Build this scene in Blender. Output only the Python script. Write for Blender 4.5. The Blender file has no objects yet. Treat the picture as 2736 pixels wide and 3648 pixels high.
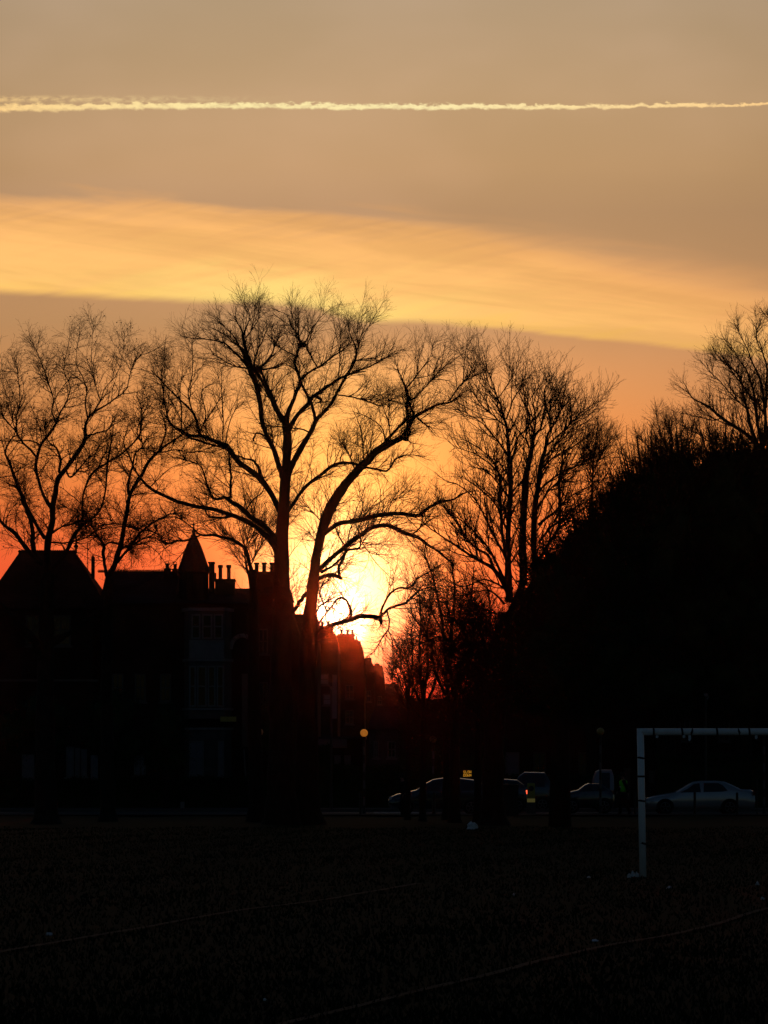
import bpy, bmesh, math, random
import numpy as np
from mathutils import Vector, Matrix
rng = np.random.default_rng(7)
random.seed(7)
R = math.radians

# ------------------------------------------------------------------ scene, camera
sc = bpy.context.scene
F = 13000.0          # focal length in photograph pixels (2736 x 3648)
CH = 1.74            # eye height
cam_d = bpy.data.cameras.new('camera'); cam = bpy.data.objects.new('camera', cam_d)
sc.collection.objects.link(cam); sc.camera = cam
cam.location = (0, 0, CH); cam.rotation_euler = (R(90), 0, 0)
cam_d.sensor_fit = 'VERTICAL'; cam_d.sensor_height = 24.0
cam_d.lens = F / 3648 * 24.0
cam_d.shift_y = (2750 - 1824) / 3648.0
cam_d.clip_start = 0.5; cam_d.clip_end = 6000
sc.render.resolution_x = 768; sc.render.resolution_y = 1024
sc.view_settings.view_transform = 'Standard'
try: sc.view_settings.look = 'None'
except Exception: pass
sc.view_settings.exposure = 0; sc.view_settings.gamma = 1

def lin(c, k=1.0):
    o = []
    for v in c:
        v = v / 255.0
        o.append((v / 12.92 if v <= 0.04045 else ((v + 0.055) / 1.055) ** 2.4) * k)
    return (o[0], o[1], o[2], 1.0)

# ------------------------------------------------------------------ sky
SUN_AZ = (1185 - 1368) / F      # to the right of +Y, radians
SUN_EL = (2750 - 2215) / F
class NT:
    def __init__(s, t): s.t = t
    def n(s, typ, **k):
        nd = s.t.nodes.new(typ)
        for a, b in k.items(): setattr(nd, a, b)
        return nd
    def put(s, sock, v):
        if isinstance(v, bpy.types.NodeSocket): s.t.links.new(v, sock)
        else: sock.default_value = v
    def m(s, op, a, b=0.0, c=0.0):
        nd = s.n('ShaderNodeMath', operation=op)
        s.put(nd.inputs[0], a); s.put(nd.inputs[1], b); s.put(nd.inputs[2], c)
        return nd.outputs[0]
    def ss(s, v, a, b, o0=0.0, o1=1.0):
        nd = s.n('ShaderNodeMapRange', interpolation_type='SMOOTHSTEP')
        s.put(nd.inputs['Value'], v); s.put(nd.inputs['From Min'], a); s.put(nd.inputs['From Max'], b)
        s.put(nd.inputs['To Min'], o0); s.put(nd.inputs['To Max'], o1)
        return nd.outputs[0]
    def mix(s, f, a, b, bt='MIX'):
        nd = s.n('ShaderNodeMix', data_type='RGBA', blend_type=bt)
        s.put(nd.inputs['Factor'], f); s.put(nd.inputs[6], a); s.put(nd.inputs[7], b)
        return nd.outputs[2]
    def ramp(s, f, stops):
        nd = s.n('ShaderNodeValToRGB'); e = nd.color_ramp.elements
        for i, (p, c) in enumerate(stops):
            el = e[i] if i < 2 else e.new(p)
            el.position = p; el.color = c
        s.put(nd.inputs[0], f); return nd.outputs[0]
    def curve(s, v, pts):
        nd = s.n('ShaderNodeFloatCurve'); c = nd.mapping.curves[0]
        while len(c.points) < len(pts): c.points.new(0.5, 0.5)
        for p, (a, b) in zip(c.points, pts): p.location = (a, b)
        nd.mapping.update(); s.put(nd.inputs['Value'], v); return nd.outputs[0]
    def noise(s, vec, scale, detail=4, rough=0.5, dist=0.0):
        nd = s.n('ShaderNodeTexNoise'); s.put(nd.inputs['Vector'], vec)
        nd.inputs['Scale'].default_value = scale; nd.inputs['Detail'].default_value = detail
        nd.inputs['Roughness'].default_value = rough; nd.inputs['Distortion'].default_value = dist
        return nd.outputs[0]
    def xyz(s, x, y, z=0.0):
        nd = s.n('ShaderNodeCombineXYZ'); s.put(nd.inputs[0], x); s.put(nd.inputs[1], y); s.put(nd.inputs[2], z)
        return nd.outputs[0]

world = bpy.data.worlds.new("World"); sc.world = world; world.use_nodes = True
wt = world.node_tree; wt.nodes.clear(); N = NT(wt)
out = N.n('ShaderNodeOutputWorld')
tc = N.n('ShaderNodeTexCoord'); sep = N.n('ShaderNodeSeparateXYZ'); wt.links.new(tc.outputs['Generated'], sep.inputs[0])
dx, dy, dz = sep.outputs
az = N.m('ARCTAN2', dx, dy)                       # azimuth from west
el = N.m('ARCSINE', dz)                           # elevation
dyp = N.m('MAXIMUM', dy, 0.05)
x = N.m('MULTIPLY_ADD', N.m('DIVIDE', dx, dyp), 13.0, 1.368)          # tangent of the bearing and of the height
y = N.m('MULTIPLY_ADD', N.m('DIVIDE', dz, dyp), -13.0, 2.75)
u = N.m('DIVIDE', x, 2.736)
# soft streaks
vs = N.xyz(N.m('MULTIPLY', x, 0.9), N.m('MULTIPLY_ADD', x, -1.2, N.m('MULTIPLY', y, 9.0)), 0.3)
streak = N.noise(vs, 1.3, 5, 0.55, 0.4)
vs2 = N.xyz(N.m('MULTIPLY', x, 1.1), N.m('MULTIPLY_ADD', x, 3.2, N.m('MULTIPLY', y, 14.0)), 1.7)
wisp = N.noise(vs2, 1.6, 4, 0.5, 0.5)
big = N.noise(N.xyz(x, N.m('MULTIPLY', y, 2.0), 5.1), 0.9, 3, 0.5)
base = N.ramp(N.m('DIVIDE', y, 2.8), [(0.0, lin((184, 156, 124))), (0.125, lin((194, 158, 118))), (0.21, lin((194, 153, 110))),
    (0.27, lin((188, 146, 106))), (0.41, lin((198, 147, 99))), (0.5, lin((216, 144, 85))), (0.57, lin((230, 138, 70))),
    (0.64, lin((240, 122, 60))), (0.71, lin((246, 98, 52))), (0.78, lin((238, 80, 47))), (0.9, lin((222, 50, 38)))])
bm_ = N.ss(big, 0.3, 0.7, 0.93, 1.06)
base = N.mix(1.0, base, N.xyz(bm_, bm_, N.ss(big, 0.3, 0.7, 0.9, 1.1)), 'MULTIPLY')
side = N.ss(N.m('ABSOLUTE', N.m('SUBTRACT', u, 0.5)), 0.15, 0.75, 1.03, 0.86)
base = N.mix(1.0, base, N.xyz(side, side, side), 'MULTIPLY')
# the bright band of lit cloud
top_e = N.curve(u, [(0, .685), (.2, .69), (.36, .735), (.55, .765), (.8, .82), (1, .91)])
bot_e = N.curve(u, [(0, .0445), (.25, .078), (.40, .100), (.47, .148), (.56, .152), (.67, .176), (.73, .196), (.92, .252), (1, .282)])
bot_e = N.m('ADD', bot_e, 1.0)
bot_e = N.m('MULTIPLY_ADD', N.m('SUBTRACT', wisp, 0.5), 0.02, bot_e)
top_w = N.m('MULTIPLY_ADD', N.m('SUBTRACT', streak, 0.5), 0.20, top_e)
up = N.ss(y, N.m('SUBTRACT', top_w, 0.02), N.m('ADD', top_w, N.ss(u, 0.4, 1.0, 0.05, 0.24)))
dn = N.ss(y, N.m('SUBTRACT', bot_e, N.ss(u, 0.45, 0.7, 0.028, 0.016)), N.m('ADD', bot_e, 0.012), 1.0, 0.0)
band = N.m('MULTIPLY', up, dn)
tb = N.m('DIVIDE', N.m('SUBTRACT', y, top_e), N.m('SUBTRACT', bot_e, top_e))
tb = N.m('MULTIPLY_ADD', N.m('SUBTRACT', wisp, 0.5), 0.5, tb)
bc = N.ramp(tb, [(0.0, lin((224, 166, 108))), (0.3, lin((248, 183, 109))), (0.6, lin((255, 192, 112))), (0.85, lin((255, 196, 112))), (1.0, lin((255, 198, 106)))])
hot = N.m('MULTIPLY', N.ss(tb, 0.55, 1.0), N.ss(N.m('ABSOLUTE', N.m('SUBTRACT', x, 1.02)), 0.0, 0.85, 1.0, 0.0))
bc = N.mix(N.m('MULTIPLY', hot, 0.9), bc, lin((255, 219, 124)))
rt = N.ss(u, 0.5, 1.05, 1.0, 0.90)
bc = N.mix(1.0, bc, N.xyz(rt, N.m('POWER', rt, 2.0), N.m('POWER', rt, 1.6)), 'MULTIPLY')
sw = N.ss(streak, 0.32, 0.62, 0.90, 1.05)
bc = N.mix(1.0, bc, N.xyz(sw, sw, sw), 'MULTIPLY')
sky = N.mix(band, base, bc)
# glow of the air round the sun
def gauss(cx, cy, sx, sy):
    a = N.m('POWER', N.m('DIVIDE', N.m('SUBTRACT', x, cx), sx), 2.0)
    b = N.m('POWER', N.m('DIVIDE', N.m('SUBTRACT', y, cy), sy), 2.0)
    return N.m('EXPONENT', N.m('MULTIPLY', N.m('ADD', a, b), -1.0))
low = N.ramp(N.m('DIVIDE', y, 2.8), [(0.0, (1, 1, 1, 1)), (0.62, (1, 1, 1, 1)), (0.74, (1, .80, .75, 1)), (0.80, (1, .52, .45, 1)), (0.86, (1, .25, .3, 1))])
def add(c, g, col, k, f=1.0):
    t = N.mix(f, col, low, 'MULTIPLY')
    t = N.mix(1.0, t, N.xyz(N.m('MULTIPLY', g, k), N.m('MULTIPLY', g, k), N.m('MULTIPLY', g, k)), 'MULTIPLY')
    return N.mix(1.0, c, t, 'ADD')
below = N.ss(y, 1.16, 1.35)
g1 = N.m('MULTIPLY', gauss(1.22, 1.75, 0.75, 0.70), below)
sky = add(sky, g1, (1.0, .32, .045, 1), 0.38)
sky = add(sky, N.m('MULTIPLY', gauss(1.22, 1.78, 0.42, 0.48), below), (.4, .62, .22, 1), 0.26)
sky = add(sky, gauss(1.24, 2.02, 0.33, 0.42), (1.0, .44, .05, 1), 0.92)
sky = add(sky, gauss(1.21, 2.12, 0.20, 0.215), (1.0, .84, .36, 1), 2.6, 0.0)
# contrail
cn = N.noise(N.xyz(N.m('MULTIPLY', x, 9.0), N.m('MULTIPLY', y, 14.0), 2.0), 1.5, 5, 0.6, 0.6)
cn2 = N.noise(N.xyz(N.m('MULTIPLY', x, 26.0), N.m('MULTIPLY', y, 60.0), 9.0), 1.0, 3, 0.6, 0.3)
yc = N.curve(u, [(0, .386), (.3, .376), (.45, .380), (.6, .380), (.8, .379), (1, .371)])
d = N.m('SUBTRACT', N.m('MULTIPLY_ADD', N.m('SUBTRACT', cn, 0.5), 0.030, N.m('MULTIPLY_ADD', N.m('SUBTRACT', cn2, 0.5), 0.016, y)), yc)
th = N.m('MULTIPLY', N.curve(u, [(0, .20), (.25, .145), (.5, .13), (1, .085)]), N.ss(cn2, 0.3, 0.7, 0.065, 0.125))
ct = N.ss(N.m('ABSOLUTE', d), N.m('MULTIPLY', th, 0.25), th, 1.0, 0.0)
haze_t = N.m('MULTIPLY', N.ss(N.m('ABSOLUTE', N.m('SUBTRACT', y, 0.354)), 0.0, 0.020, 0.55, 0.0), N.m('MULTIPLY', N.ss(u, 0.0, 0.42, 1.0, 0.0), N.ss(cn2, 0.35, 0.65)))
ct = N.m('MAXIMUM', N.m('MULTIPLY', ct, N.ss(cn2, 0.25, 0.6, 0.55, 1.0)), haze_t)
ctc = N.ramp(u, [(0.0, lin((255, 212, 142))), (0.3, lin((255, 234, 168))), (0.55, lin((255, 236, 174))), (1.0, lin((255, 208, 140)))])
sky = N.mix(ct, sky, ctc)
# the disc itself, softened by thin cloud
sd = N.m('SQRT', N.m('ADD', N.m('POWER', N.m('SUBTRACT', x, 1.185), 2.0), N.m('POWER', N.m('SUBTRACT', y, 2.215), 2.0)))
disc = N.ss(sd, 0.05, 0.15, 2.6, 0.0)
sky = N.mix(1.0, sky, N.xyz(disc, disc, N.m('MULTIPLY', disc, 0.8)), 'ADD')
# the rest of the sky: dim evening blue, from the sky model
ns = N.n('ShaderNodeTexSky', sky_type='NISHITA'); ns.sun_disc = False
ns.sun_elevation = SUN_EL; ns.sun_rotation = SUN_AZ; ns.air_density = 1.0; ns.dust_density = 0.6; ns.ozone_density = 2.0
near = N.m('MULTIPLY', N.ss(N.m('ABSOLUTE', az), 0.13, 0.32, 1.0, 0.0), N.ss(el, 0.23, 0.40, 1.0, 0.0))
near = N.m('MULTIPLY', near, N.ss(el, -0.02, 0.0))
b1 = N.n('ShaderNodeBackground'); wt.links.new(N.mix(1.0, ns.outputs[0], (.78, .94, 1.15, 1), 'MULTIPLY'), b1.inputs[0]); b1.inputs[1].default_value = 0.030
b2 = N.n('ShaderNodeBackground'); wt.links.new(sky, b2.inputs[0]); b2.inputs[1].default_value = 1.0
ms = N.n('ShaderNodeMixShader'); wt.links.new(near, ms.inputs[0]); wt.links.new(b1.outputs[0], ms.inputs[1]); wt.links.new(b2.outputs[0], ms.inputs[2])
wt.links.new(ms.outputs[0], out.inputs[0])

sun_d = bpy.data.lights.new('sun', 'SUN'); sun = bpy.data.objects.new('sun', sun_d); sc.collection.objects.link(sun)
sun_d.energy = 0.17; sun_d.angle = R(0.5); sun_d.color = (1.0, 0.07, 0.01)
sv = Vector((math.sin(SUN_AZ) * math.cos(SUN_EL), math.cos(SUN_AZ) * math.cos(SUN_EL), math.sin(SUN_EL)))
sun.rotation_euler = sv.to_track_quat('Z', 'Y').to_euler(); sun.location = (0, 0, 60)

# ------------------------------------------------------------------ helpers
def X(px, Y): return (px - 1368) / F * Y
def Z(py, Y): return CH + (2750 - py) / F * Y
def W(px, py, Y): return (X(px, Y), Y, Z(py, Y))
def gy(py): return CH * F / (py - 2750)       # distance of a ground point

def mat(name, col, rough=0.85, var=0.25, scale=6.0, metal=0.0, spec=0.3, emit=None, ek=1.0, bump=0.0, stretch=None):
    m = bpy.data.materials.new(name); m.use_nodes = True; t = m.node_tree; n = NT(t)
    b = t.nodes['Principled BSDF']; b.inputs['Roughness'].default_value = rough; b.inputs['Metallic'].default_value = metal
    b.inputs['Specular IOR Level'].default_value = spec
    c = n.n('ShaderNodeTexCoord').outputs['Object']
    if stretch:
        mp = n.n('ShaderNodeMapping'); mp.inputs['Scale'].default_value = stretch; t.links.new(c, mp.inputs[0]); c = mp.outputs[0]
    nz = n.noise(c, scale, 5, 0.6)
    lo = tuple(v * (1 - var) for v in col) + (1,); hi = tuple(min(1, v * (1 + var)) for v in col) + (1,)
    t.links.new(n.ramp(nz, [(0.3, lo), (0.7, hi)]), b.inputs['Base Color'])
    if bump:
        bp = n.n('ShaderNodeBump'); bp.inputs['Strength'].default_value = bump; bp.inputs['Distance'].default_value = 0.02
        t.links.new(nz, bp.inputs['Height']); t.links.new(bp.outputs[0], b.inputs['Normal'])
    if emit:
        b.inputs['Emission Color'].default_value = emit + (1,); b.inputs['Emission Strength'].default_value = ek
    return m
def brick_mat(name, c1, c2, mortar, sc_=1.0):
    m = bpy.data.materials.new(name); m.use_nodes = True; t = m.node_tree; n = NT(t); b = t.nodes['Principled BSDF']
    b.inputs['Roughness'].default_value = 0.95; b.inputs['Specular IOR Level'].default_value = 0.02
    c = n.n('ShaderNodeTexCoord').outputs['Object']; s = n.n('ShaderNodeSeparateXYZ'); t.links.new(c, s.inputs[0])
    v = n.xyz(n.m('ADD', s.outputs[0], s.outputs[1]), s.outputs[2], 0.0)
    k = n.n('ShaderNodeTexBrick'); t.links.new(v, k.inputs['Vector']); k.inputs['Scale'].default_value = 1.0
    k.inputs['Brick Width'].default_value = .225 * sc_; k.inputs['Row Height'].default_value = .075 * sc_; k.inputs['Mortar Size'].default_value = .008 * sc_
    k.inputs['Color1'].default_value = c1 + (1,); k.inputs['Color2'].default_value = c2 + (1,); k.inputs['Mortar'].default_value = mortar + (1,)
    nz = n.noise(c, 0.7, 4); w = n.ss(nz, 0.3, 0.7, 0.6, 1.15)
    t.links.new(n.mix(1.0, k.outputs[0], n.xyz(w, w, w), 'MULTIPLY'), b.inputs['Base Color'])
    return m
M = {}
M['bark'] = mat('bark', (0.0203, 0.0162, 0.0126), 0.95, 0.4, 9, spec=0.1, bump=0.6, stretch=(1, 1, .25))
M['bark_pale'] = mat('bark_pale', (0.0255, 0.0225, 0.0174), 0.95, 0.5, 3, spec=0.1, bump=0.4)
M['twig'] = mat('twig', (.035, .025, .020), 0.95, 0.2, 5, spec=0.05)
M['leaf'] = mat('leaf', (.022, .036, .014), 0.8, 0.5, 1.2, spec=0.1)
M['core'] = mat('leaf_core', (.014, .020, .010), 1.0, 0.4, 1.5, spec=0.0)
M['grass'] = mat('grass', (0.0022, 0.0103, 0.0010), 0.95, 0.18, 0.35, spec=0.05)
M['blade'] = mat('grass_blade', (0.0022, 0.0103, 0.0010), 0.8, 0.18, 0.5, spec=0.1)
M['line'] = mat('pitch_paint', (0.0294, 0.0294, 0.0232), 0.9, 0.7, 2.2, spec=0.1)
M['asphalt'] = mat('asphalt', (0.0330, 0.0330, 0.0348), 0.75, 0.25, 3, spec=0.3)
M['paving'] = mat('paving', (0.0462, 0.0462, 0.0462), 0.85, 0.2, 1.5, spec=0.2)
M['kerb'] = mat('kerbstone', (0.0750, 0.0750, 0.0725), 0.85, 0.2, 2, spec=0.2)
M['paint'] = mat('road_paint', (.62, .62, .60), 0.7, 0.15, 3, spec=0.3)
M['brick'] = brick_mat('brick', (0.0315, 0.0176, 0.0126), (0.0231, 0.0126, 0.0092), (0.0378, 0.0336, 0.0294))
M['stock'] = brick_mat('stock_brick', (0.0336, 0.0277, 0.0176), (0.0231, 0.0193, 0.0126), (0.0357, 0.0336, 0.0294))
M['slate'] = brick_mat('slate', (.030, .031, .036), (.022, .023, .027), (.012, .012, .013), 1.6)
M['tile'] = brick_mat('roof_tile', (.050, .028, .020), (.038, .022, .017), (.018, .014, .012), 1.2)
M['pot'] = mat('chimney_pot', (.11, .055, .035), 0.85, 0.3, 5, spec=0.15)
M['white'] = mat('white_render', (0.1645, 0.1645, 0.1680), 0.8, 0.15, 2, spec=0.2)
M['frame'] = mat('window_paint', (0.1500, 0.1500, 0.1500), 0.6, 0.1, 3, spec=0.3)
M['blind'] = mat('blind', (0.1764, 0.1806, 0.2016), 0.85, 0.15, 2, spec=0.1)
M['dark_glass'] = mat('dark_glass', (.010, .011, .013), 0.12, 0.1, 1, spec=0.5)
M['stone'] = mat('stone', (0.0780, 0.0750, 0.0690), 0.85, 0.25, 2, spec=0.15)
M['lead'] = mat('lead', (.05, .05, .055), 0.6, 0.2, 4)
M['goal'] = mat('goal_paint', (.86, .88, .90), 0.4, 0.14, 2.5, spec=0.4)
M['tape'] = mat('black_tape', (.012, .012, .014), 0.6, 0.2, 8)
M['litter'] = mat('litter', (0.6200, 0.6400, 0.6600), 0.6, 0.3, 14, spec=0.3)
M['metal'] = mat('dark_metal', (.018, .018, .020), 0.5, 0.2, 6, spec=0.4)
M['iron'] = mat('black_paint', (.010, .010, .011), 0.5, 0.2, 6, spec=0.4)
M['band'] = mat('pole_white', (.09, .095, .10), 0.6, 0.2, 4)
M['globe_off'] = mat('amber_globe', (.42, .27, .06), 0.35, 0.1, 3, spec=0.4)
M['globe_on'] = mat('amber_globe_lit', (.5, .25, .05), 0.4, 0.06, 3, emit=(1.0, .33, .035), ek=0.26)
M['led'] = mat('led', (.3, .15, .02), 0.5, 0.05, 3, emit=(1.0, .42, .03), ek=1.0)
M['tail'] = mat('tail_lamp_lit', (.4, .02, .02), 0.3, 0.05, 3, emit=(1.0, .10, .04), ek=2.2)
M['tail_off'] = mat('tail_lamp', (.16, .03, .03), 0.25, 0.05, 3, spec=0.5)
M['yellow'] = mat('bollard_yellow', (.36, .30, .05), 0.4, 0.12, 4, spec=0.4)
M['yellow_lit'] = mat('bollard_lamp', (.5, .42, .12), 0.4, 0.2, 14, emit=(.75, .60, .16), ek=0.05)
M['silver'] = mat('silver_paint', (.36, .365, .38), 0.28, 0.04, 2, metal=0.4, spec=0.6)
M['darkpaint'] = mat('dark_car_paint', (.03, .032, .036), 0.2, 0.04, 2, metal=0.3, spec=0.7)
for k_ in ('silver', 'darkpaint'):
    b_ = M[k_].node_tree.nodes['Principled BSDF']; b_.inputs['Coat Weight'].default_value = 1.0; b_.inputs['Coat Roughness'].default_value = 0.08
M['vanpaint'] = mat('white_van_paint', (.22, .23, .27), 0.35, 0.04, 2, spec=0.5)
M['tyre'] = mat('tyre', (.012, .012, .012), 0.9, 0.2, 8, spec=0.1)
M['rim'] = mat('alloy', (.16, .16, .17), 0.4, 0.1, 4, metal=0.6)
M['lampglass'] = mat('headlamp', (.5, .5, .5), 0.15, 0.05, 4, spec=0.8)
M['skin'] = mat('skin', (.22, .13, .10), 0.6, 0.08, 4)
M['hair'] = mat('hair', (.012, .010, .009), 0.8, 0.2, 20)
M['cloth_dark'] = mat('dark_cloth', (.012, .012, .015), 0.95, 0.3, 8, spec=0.05)
M['hivis'] = mat('hi_vis_cloth', (.16, .78, .03), 0.8, 0.15, 6, spec=0.1)
M['reflective'] = mat('reflective_tape', (.5, .52, .5), 0.4, 0.1, 6)
M['soil'] = mat('soil', (0.0120, 0.0100, 0.0080), 0.95, 0.4, 3)

def link(o): sc.collection.objects.link(o); return o
def thing(name, label, cat, loc=(0, 0, 0), group=None, kind=None):
    o = bpy.data.objects.new(name, None); link(o); o.location = loc; o.empty_display_size = 0.3
    o['label'] = label; o['category'] = cat
    if group: o['group'] = group
    if kind: o['kind'] = kind
    return o
def tag(o, label=None, cat=None, group=None, kind=None):
    for k, v in (('label', label), ('category', cat), ('group', group), ('kind', kind)):
        if v: o[k] = v
    return o
class MB:
    """collects geometry in world coordinates"""
    def __init__(s): s.v = []; s.f = []
    def add(s, vs, fs):
        k = len(s.v); s.v += [tuple(a) for a in vs]; s.f += [tuple(i + k for i in f) for f in fs]; return s
    def box(s, x0, x1, y0, y1, z0, z1, bev=0.0):
        if x1 < x0: x0, x1 = x1, x0
        if z1 < z0: z0, z1 = z1, z0
        vs = [(x0, y0, z0), (x1, y0, z0), (x1, y1, z0), (x0, y1, z0), (x0, y0, z1), (x1, y0, z1), (x1, y1, z1), (x0, y1, z1)]
        return s.add(vs, [(0, 3, 2, 1), (4, 5, 6, 7), (0, 1, 5, 4), (1, 2, 6, 5), (2, 3, 7, 6), (3, 0, 4, 7)])
    def prism(s, poly, y0, y1):
        """polygon in XZ extruded along Y"""
        n = len(poly)
        a = sum(poly[i][0] * poly[(i + 1) % n][1] - poly[(i + 1) % n][0] * poly[i][1] for i in range(n))
        if a < 0: poly = poly[::-1]
        vs = [(p[0], y0, p[1]) for p in poly] + [(p[0], y1, p[1]) for p in poly]
        fs = [tuple(range(n)), tuple(range(2 * n - 1, n - 1, -1))]
        for i in range(n): j = (i + 1) % n; fs.append((i, i + n, j + n, j))
        return s.add(vs, fs)
    def tube(s, pts, rad, n=8, cap=True):
        pts = [Vector(p) for p in pts]
        if not hasattr(rad, '__len__'): rad = [rad] * len(pts)
        vs = []; ref = None
        for i, p in enumerate(pts):
            t = (pts[min(i + 1, len(pts) - 1)] - pts[max(i - 1, 0)]).normalized()
            if ref is None: ref = Vector((0, 1, 0)) if abs(t.y) < 0.9 else Vector((1, 0, 0))
            a = t.cross(ref).normalized(); b = t.cross(a).normalized(); ref = -b if False else ref
            for k in range(n):
                w = 2 * math.pi * k / n; vs.append(p + (a * math.cos(w) + b * math.sin(w)) * rad[i])
        fs = []
        for i in range(len(pts) - 1):
            for k in range(n):
                j = (k + 1) % n; fs.append((i * n + k, i * n + j, (i + 1) * n + j, (i + 1) * n + k))
        if cap: fs.append(tuple(range(n - 1, -1, -1))); fs.append(tuple((len(pts) - 1) * n + k for k in range(n)))
        return s.add(vs, fs)
    def lathe(s, prof, c, n=16):
        """prof: (r, z) about the vertical through c"""
        vs = []
        for r, z in prof:
            for k in range(n):
                w = 2 * math.pi * k / n; vs.append((c[0] + r * math.cos(w), c[1] + r * math.sin(w), c[2] + z))
        fs = []
        for i in range(len(prof) - 1):
            for k in range(n):
                j = (k + 1) % n; fs.append((i * n + k, i * n + j, (i + 1) * n + j, (i + 1) * n + k))
        fs.append(tuple(range(n - 1, -1, -1))); fs.append(tuple((len(prof) - 1) * n + k for k in range(n)))
        return s.add(vs, fs)
    def ball(s, c, r, n=12, sq=(1, 1, 1)):
        vs = []; fs = []; m = n // 2
        for i in range(m + 1):
            a = math.pi * i / m
            for k in range(n):
                w = 2 * math.pi * k / n
                vs.append((c[0] + r * sq[0] * math.sin(a) * math.cos(w), c[1] + r * sq[1] * math.sin(a) * math.sin(w), c[2] - r * sq[2] * math.cos(a)))
        for i in range(m):
            for k in range(n):
                j = (k + 1) % n; fs.append((i * n + k, i * n + j, (i + 1) * n + j, (i + 1) * n + k))
        return s.add(vs, fs)
    def build(s, name, m, parent=None, smooth=False):
        me = bpy.data.meshes.new(name); off = Vector((0, 0, 0))
        if parent is not None:
            off = Vector(parent.location) + (Vector(parent.parent.location) if parent.parent else Vector((0, 0, 0)))
        me.from_pydata([(a - off.x, b - off.y, c - off.z) for a, b, c in s.v], [], s.f); me.validate(); me.update()
        if smooth: me.shade_smooth()
        me.materials.append(M[m] if isinstance(m, str) else m)
        o = bpy.data.objects.new(name, me); link(o)
        if parent is not None: o.parent = parent
        return o
def np_obj(name, V, Fq, m, parent=None, smooth=False):
    """numpy verts (n,3) + faces (k,3|4)"""
    me = bpy.data.meshes.new(name); V = np.asarray(V, dtype=np.float64)
    if parent is not None: V = V - np.array(parent.location)
    k = Fq.shape[1]
    me.vertices.add(len(V)); me.vertices.foreach_set('co', V.astype(np.float32).ravel())
    me.loops.add(Fq.size); me.loops.foreach_set('vertex_index', Fq.astype(np.int32).ravel())
    me.polygons.add(len(Fq)); me.polygons.foreach_set('loop_start', np.arange(0, Fq.size, k, dtype=np.int32))
    me.polygons.foreach_set('loop_total', np.full(len(Fq), k, dtype=np.int32))
    me.update(calc_edges=True)
    if smooth: me.shade_smooth()
    me.materials.append(M[m]); o = bpy.data.objects.new(name, me); link(o)
    if parent is not None: o.parent = parent
    return o

# ------------------------------------------------------------------ ground, pitch, road
def sheet(name, poly, z, m, kind='structure'):
    me = bpy.data.meshes.new(name); me.from_pydata([(a, b, z) for a, b in poly], [], [tuple(range(len(poly)))]); me.update()
    me.materials.append(M[m]); o = link(bpy.data.objects.new(name, me)); o['kind'] = kind; return o
# park grass, gently uneven
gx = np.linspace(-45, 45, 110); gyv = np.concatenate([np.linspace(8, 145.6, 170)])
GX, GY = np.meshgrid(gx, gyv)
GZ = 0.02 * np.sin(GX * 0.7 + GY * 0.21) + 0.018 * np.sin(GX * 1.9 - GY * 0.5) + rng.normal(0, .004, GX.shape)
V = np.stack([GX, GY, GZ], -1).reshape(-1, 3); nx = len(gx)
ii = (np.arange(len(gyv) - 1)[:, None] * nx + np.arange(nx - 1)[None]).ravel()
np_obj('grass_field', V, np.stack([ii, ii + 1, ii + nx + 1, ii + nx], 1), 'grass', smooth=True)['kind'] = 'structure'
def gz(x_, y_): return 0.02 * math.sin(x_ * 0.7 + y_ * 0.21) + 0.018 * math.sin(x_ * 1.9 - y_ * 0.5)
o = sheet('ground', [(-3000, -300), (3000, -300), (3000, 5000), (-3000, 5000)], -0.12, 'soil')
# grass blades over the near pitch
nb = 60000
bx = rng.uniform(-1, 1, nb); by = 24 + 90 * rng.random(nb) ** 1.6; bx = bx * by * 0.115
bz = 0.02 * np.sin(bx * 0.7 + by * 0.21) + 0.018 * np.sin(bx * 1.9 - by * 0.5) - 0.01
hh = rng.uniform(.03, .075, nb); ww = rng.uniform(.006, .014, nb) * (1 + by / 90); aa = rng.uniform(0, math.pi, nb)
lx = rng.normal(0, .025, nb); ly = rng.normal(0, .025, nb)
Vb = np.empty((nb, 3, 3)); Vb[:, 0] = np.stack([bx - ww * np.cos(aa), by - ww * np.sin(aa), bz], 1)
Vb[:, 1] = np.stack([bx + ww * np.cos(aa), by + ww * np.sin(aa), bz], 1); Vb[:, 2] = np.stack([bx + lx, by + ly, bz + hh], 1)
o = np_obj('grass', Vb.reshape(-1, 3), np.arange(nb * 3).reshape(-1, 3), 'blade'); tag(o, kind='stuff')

def pitch_line(p0, p1, w):
    n = 60; vs = []
    d = Vector((p1[0] - p0[0], p1[1] - p0[1])).normalized(); q = Vector((-d.y, d.x))
    for i in range(n + 1):
        t = i / n; a = p0[0] + (p1[0] - p0[0]) * t; b = p0[1] + (p1[1] - p0[1]) * t
        a += .045 * math.sin(t * 17) * q.x; b += .045 * math.sin(t * 17) * q.y + .05 * math.sin(t * 41)
        ww = w * (0.75 + 0.35 * random.random())
        for s_ in (-1, 1): vs.append((a + q.x * s_ * ww / 2, b + q.y * s_ * ww / 2, gz(a, b) + .028))
    me = bpy.data.meshes.new('pitch_line'); me.from_pydata(vs, [], [(2 * i, 2 * i + 2, 2 * i + 3, 2 * i + 1) for i in range(n)])
    me.materials.append(M['line']); o = link(bpy.data.objects.new('pitch_line', me)); o['kind'] = 'structure'
def line_px(a, b, w): 
    pa = (X(a[0], gy(a[1])), gy(a[1])); pb = (X(b[0], gy(b[1])), gy(b[1])); pitch_line(pa, pb, w)
line_px((820, 3690), (2900, 3205), .10)
line_px((-60, 3408), (1480, 3148), .11)

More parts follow.
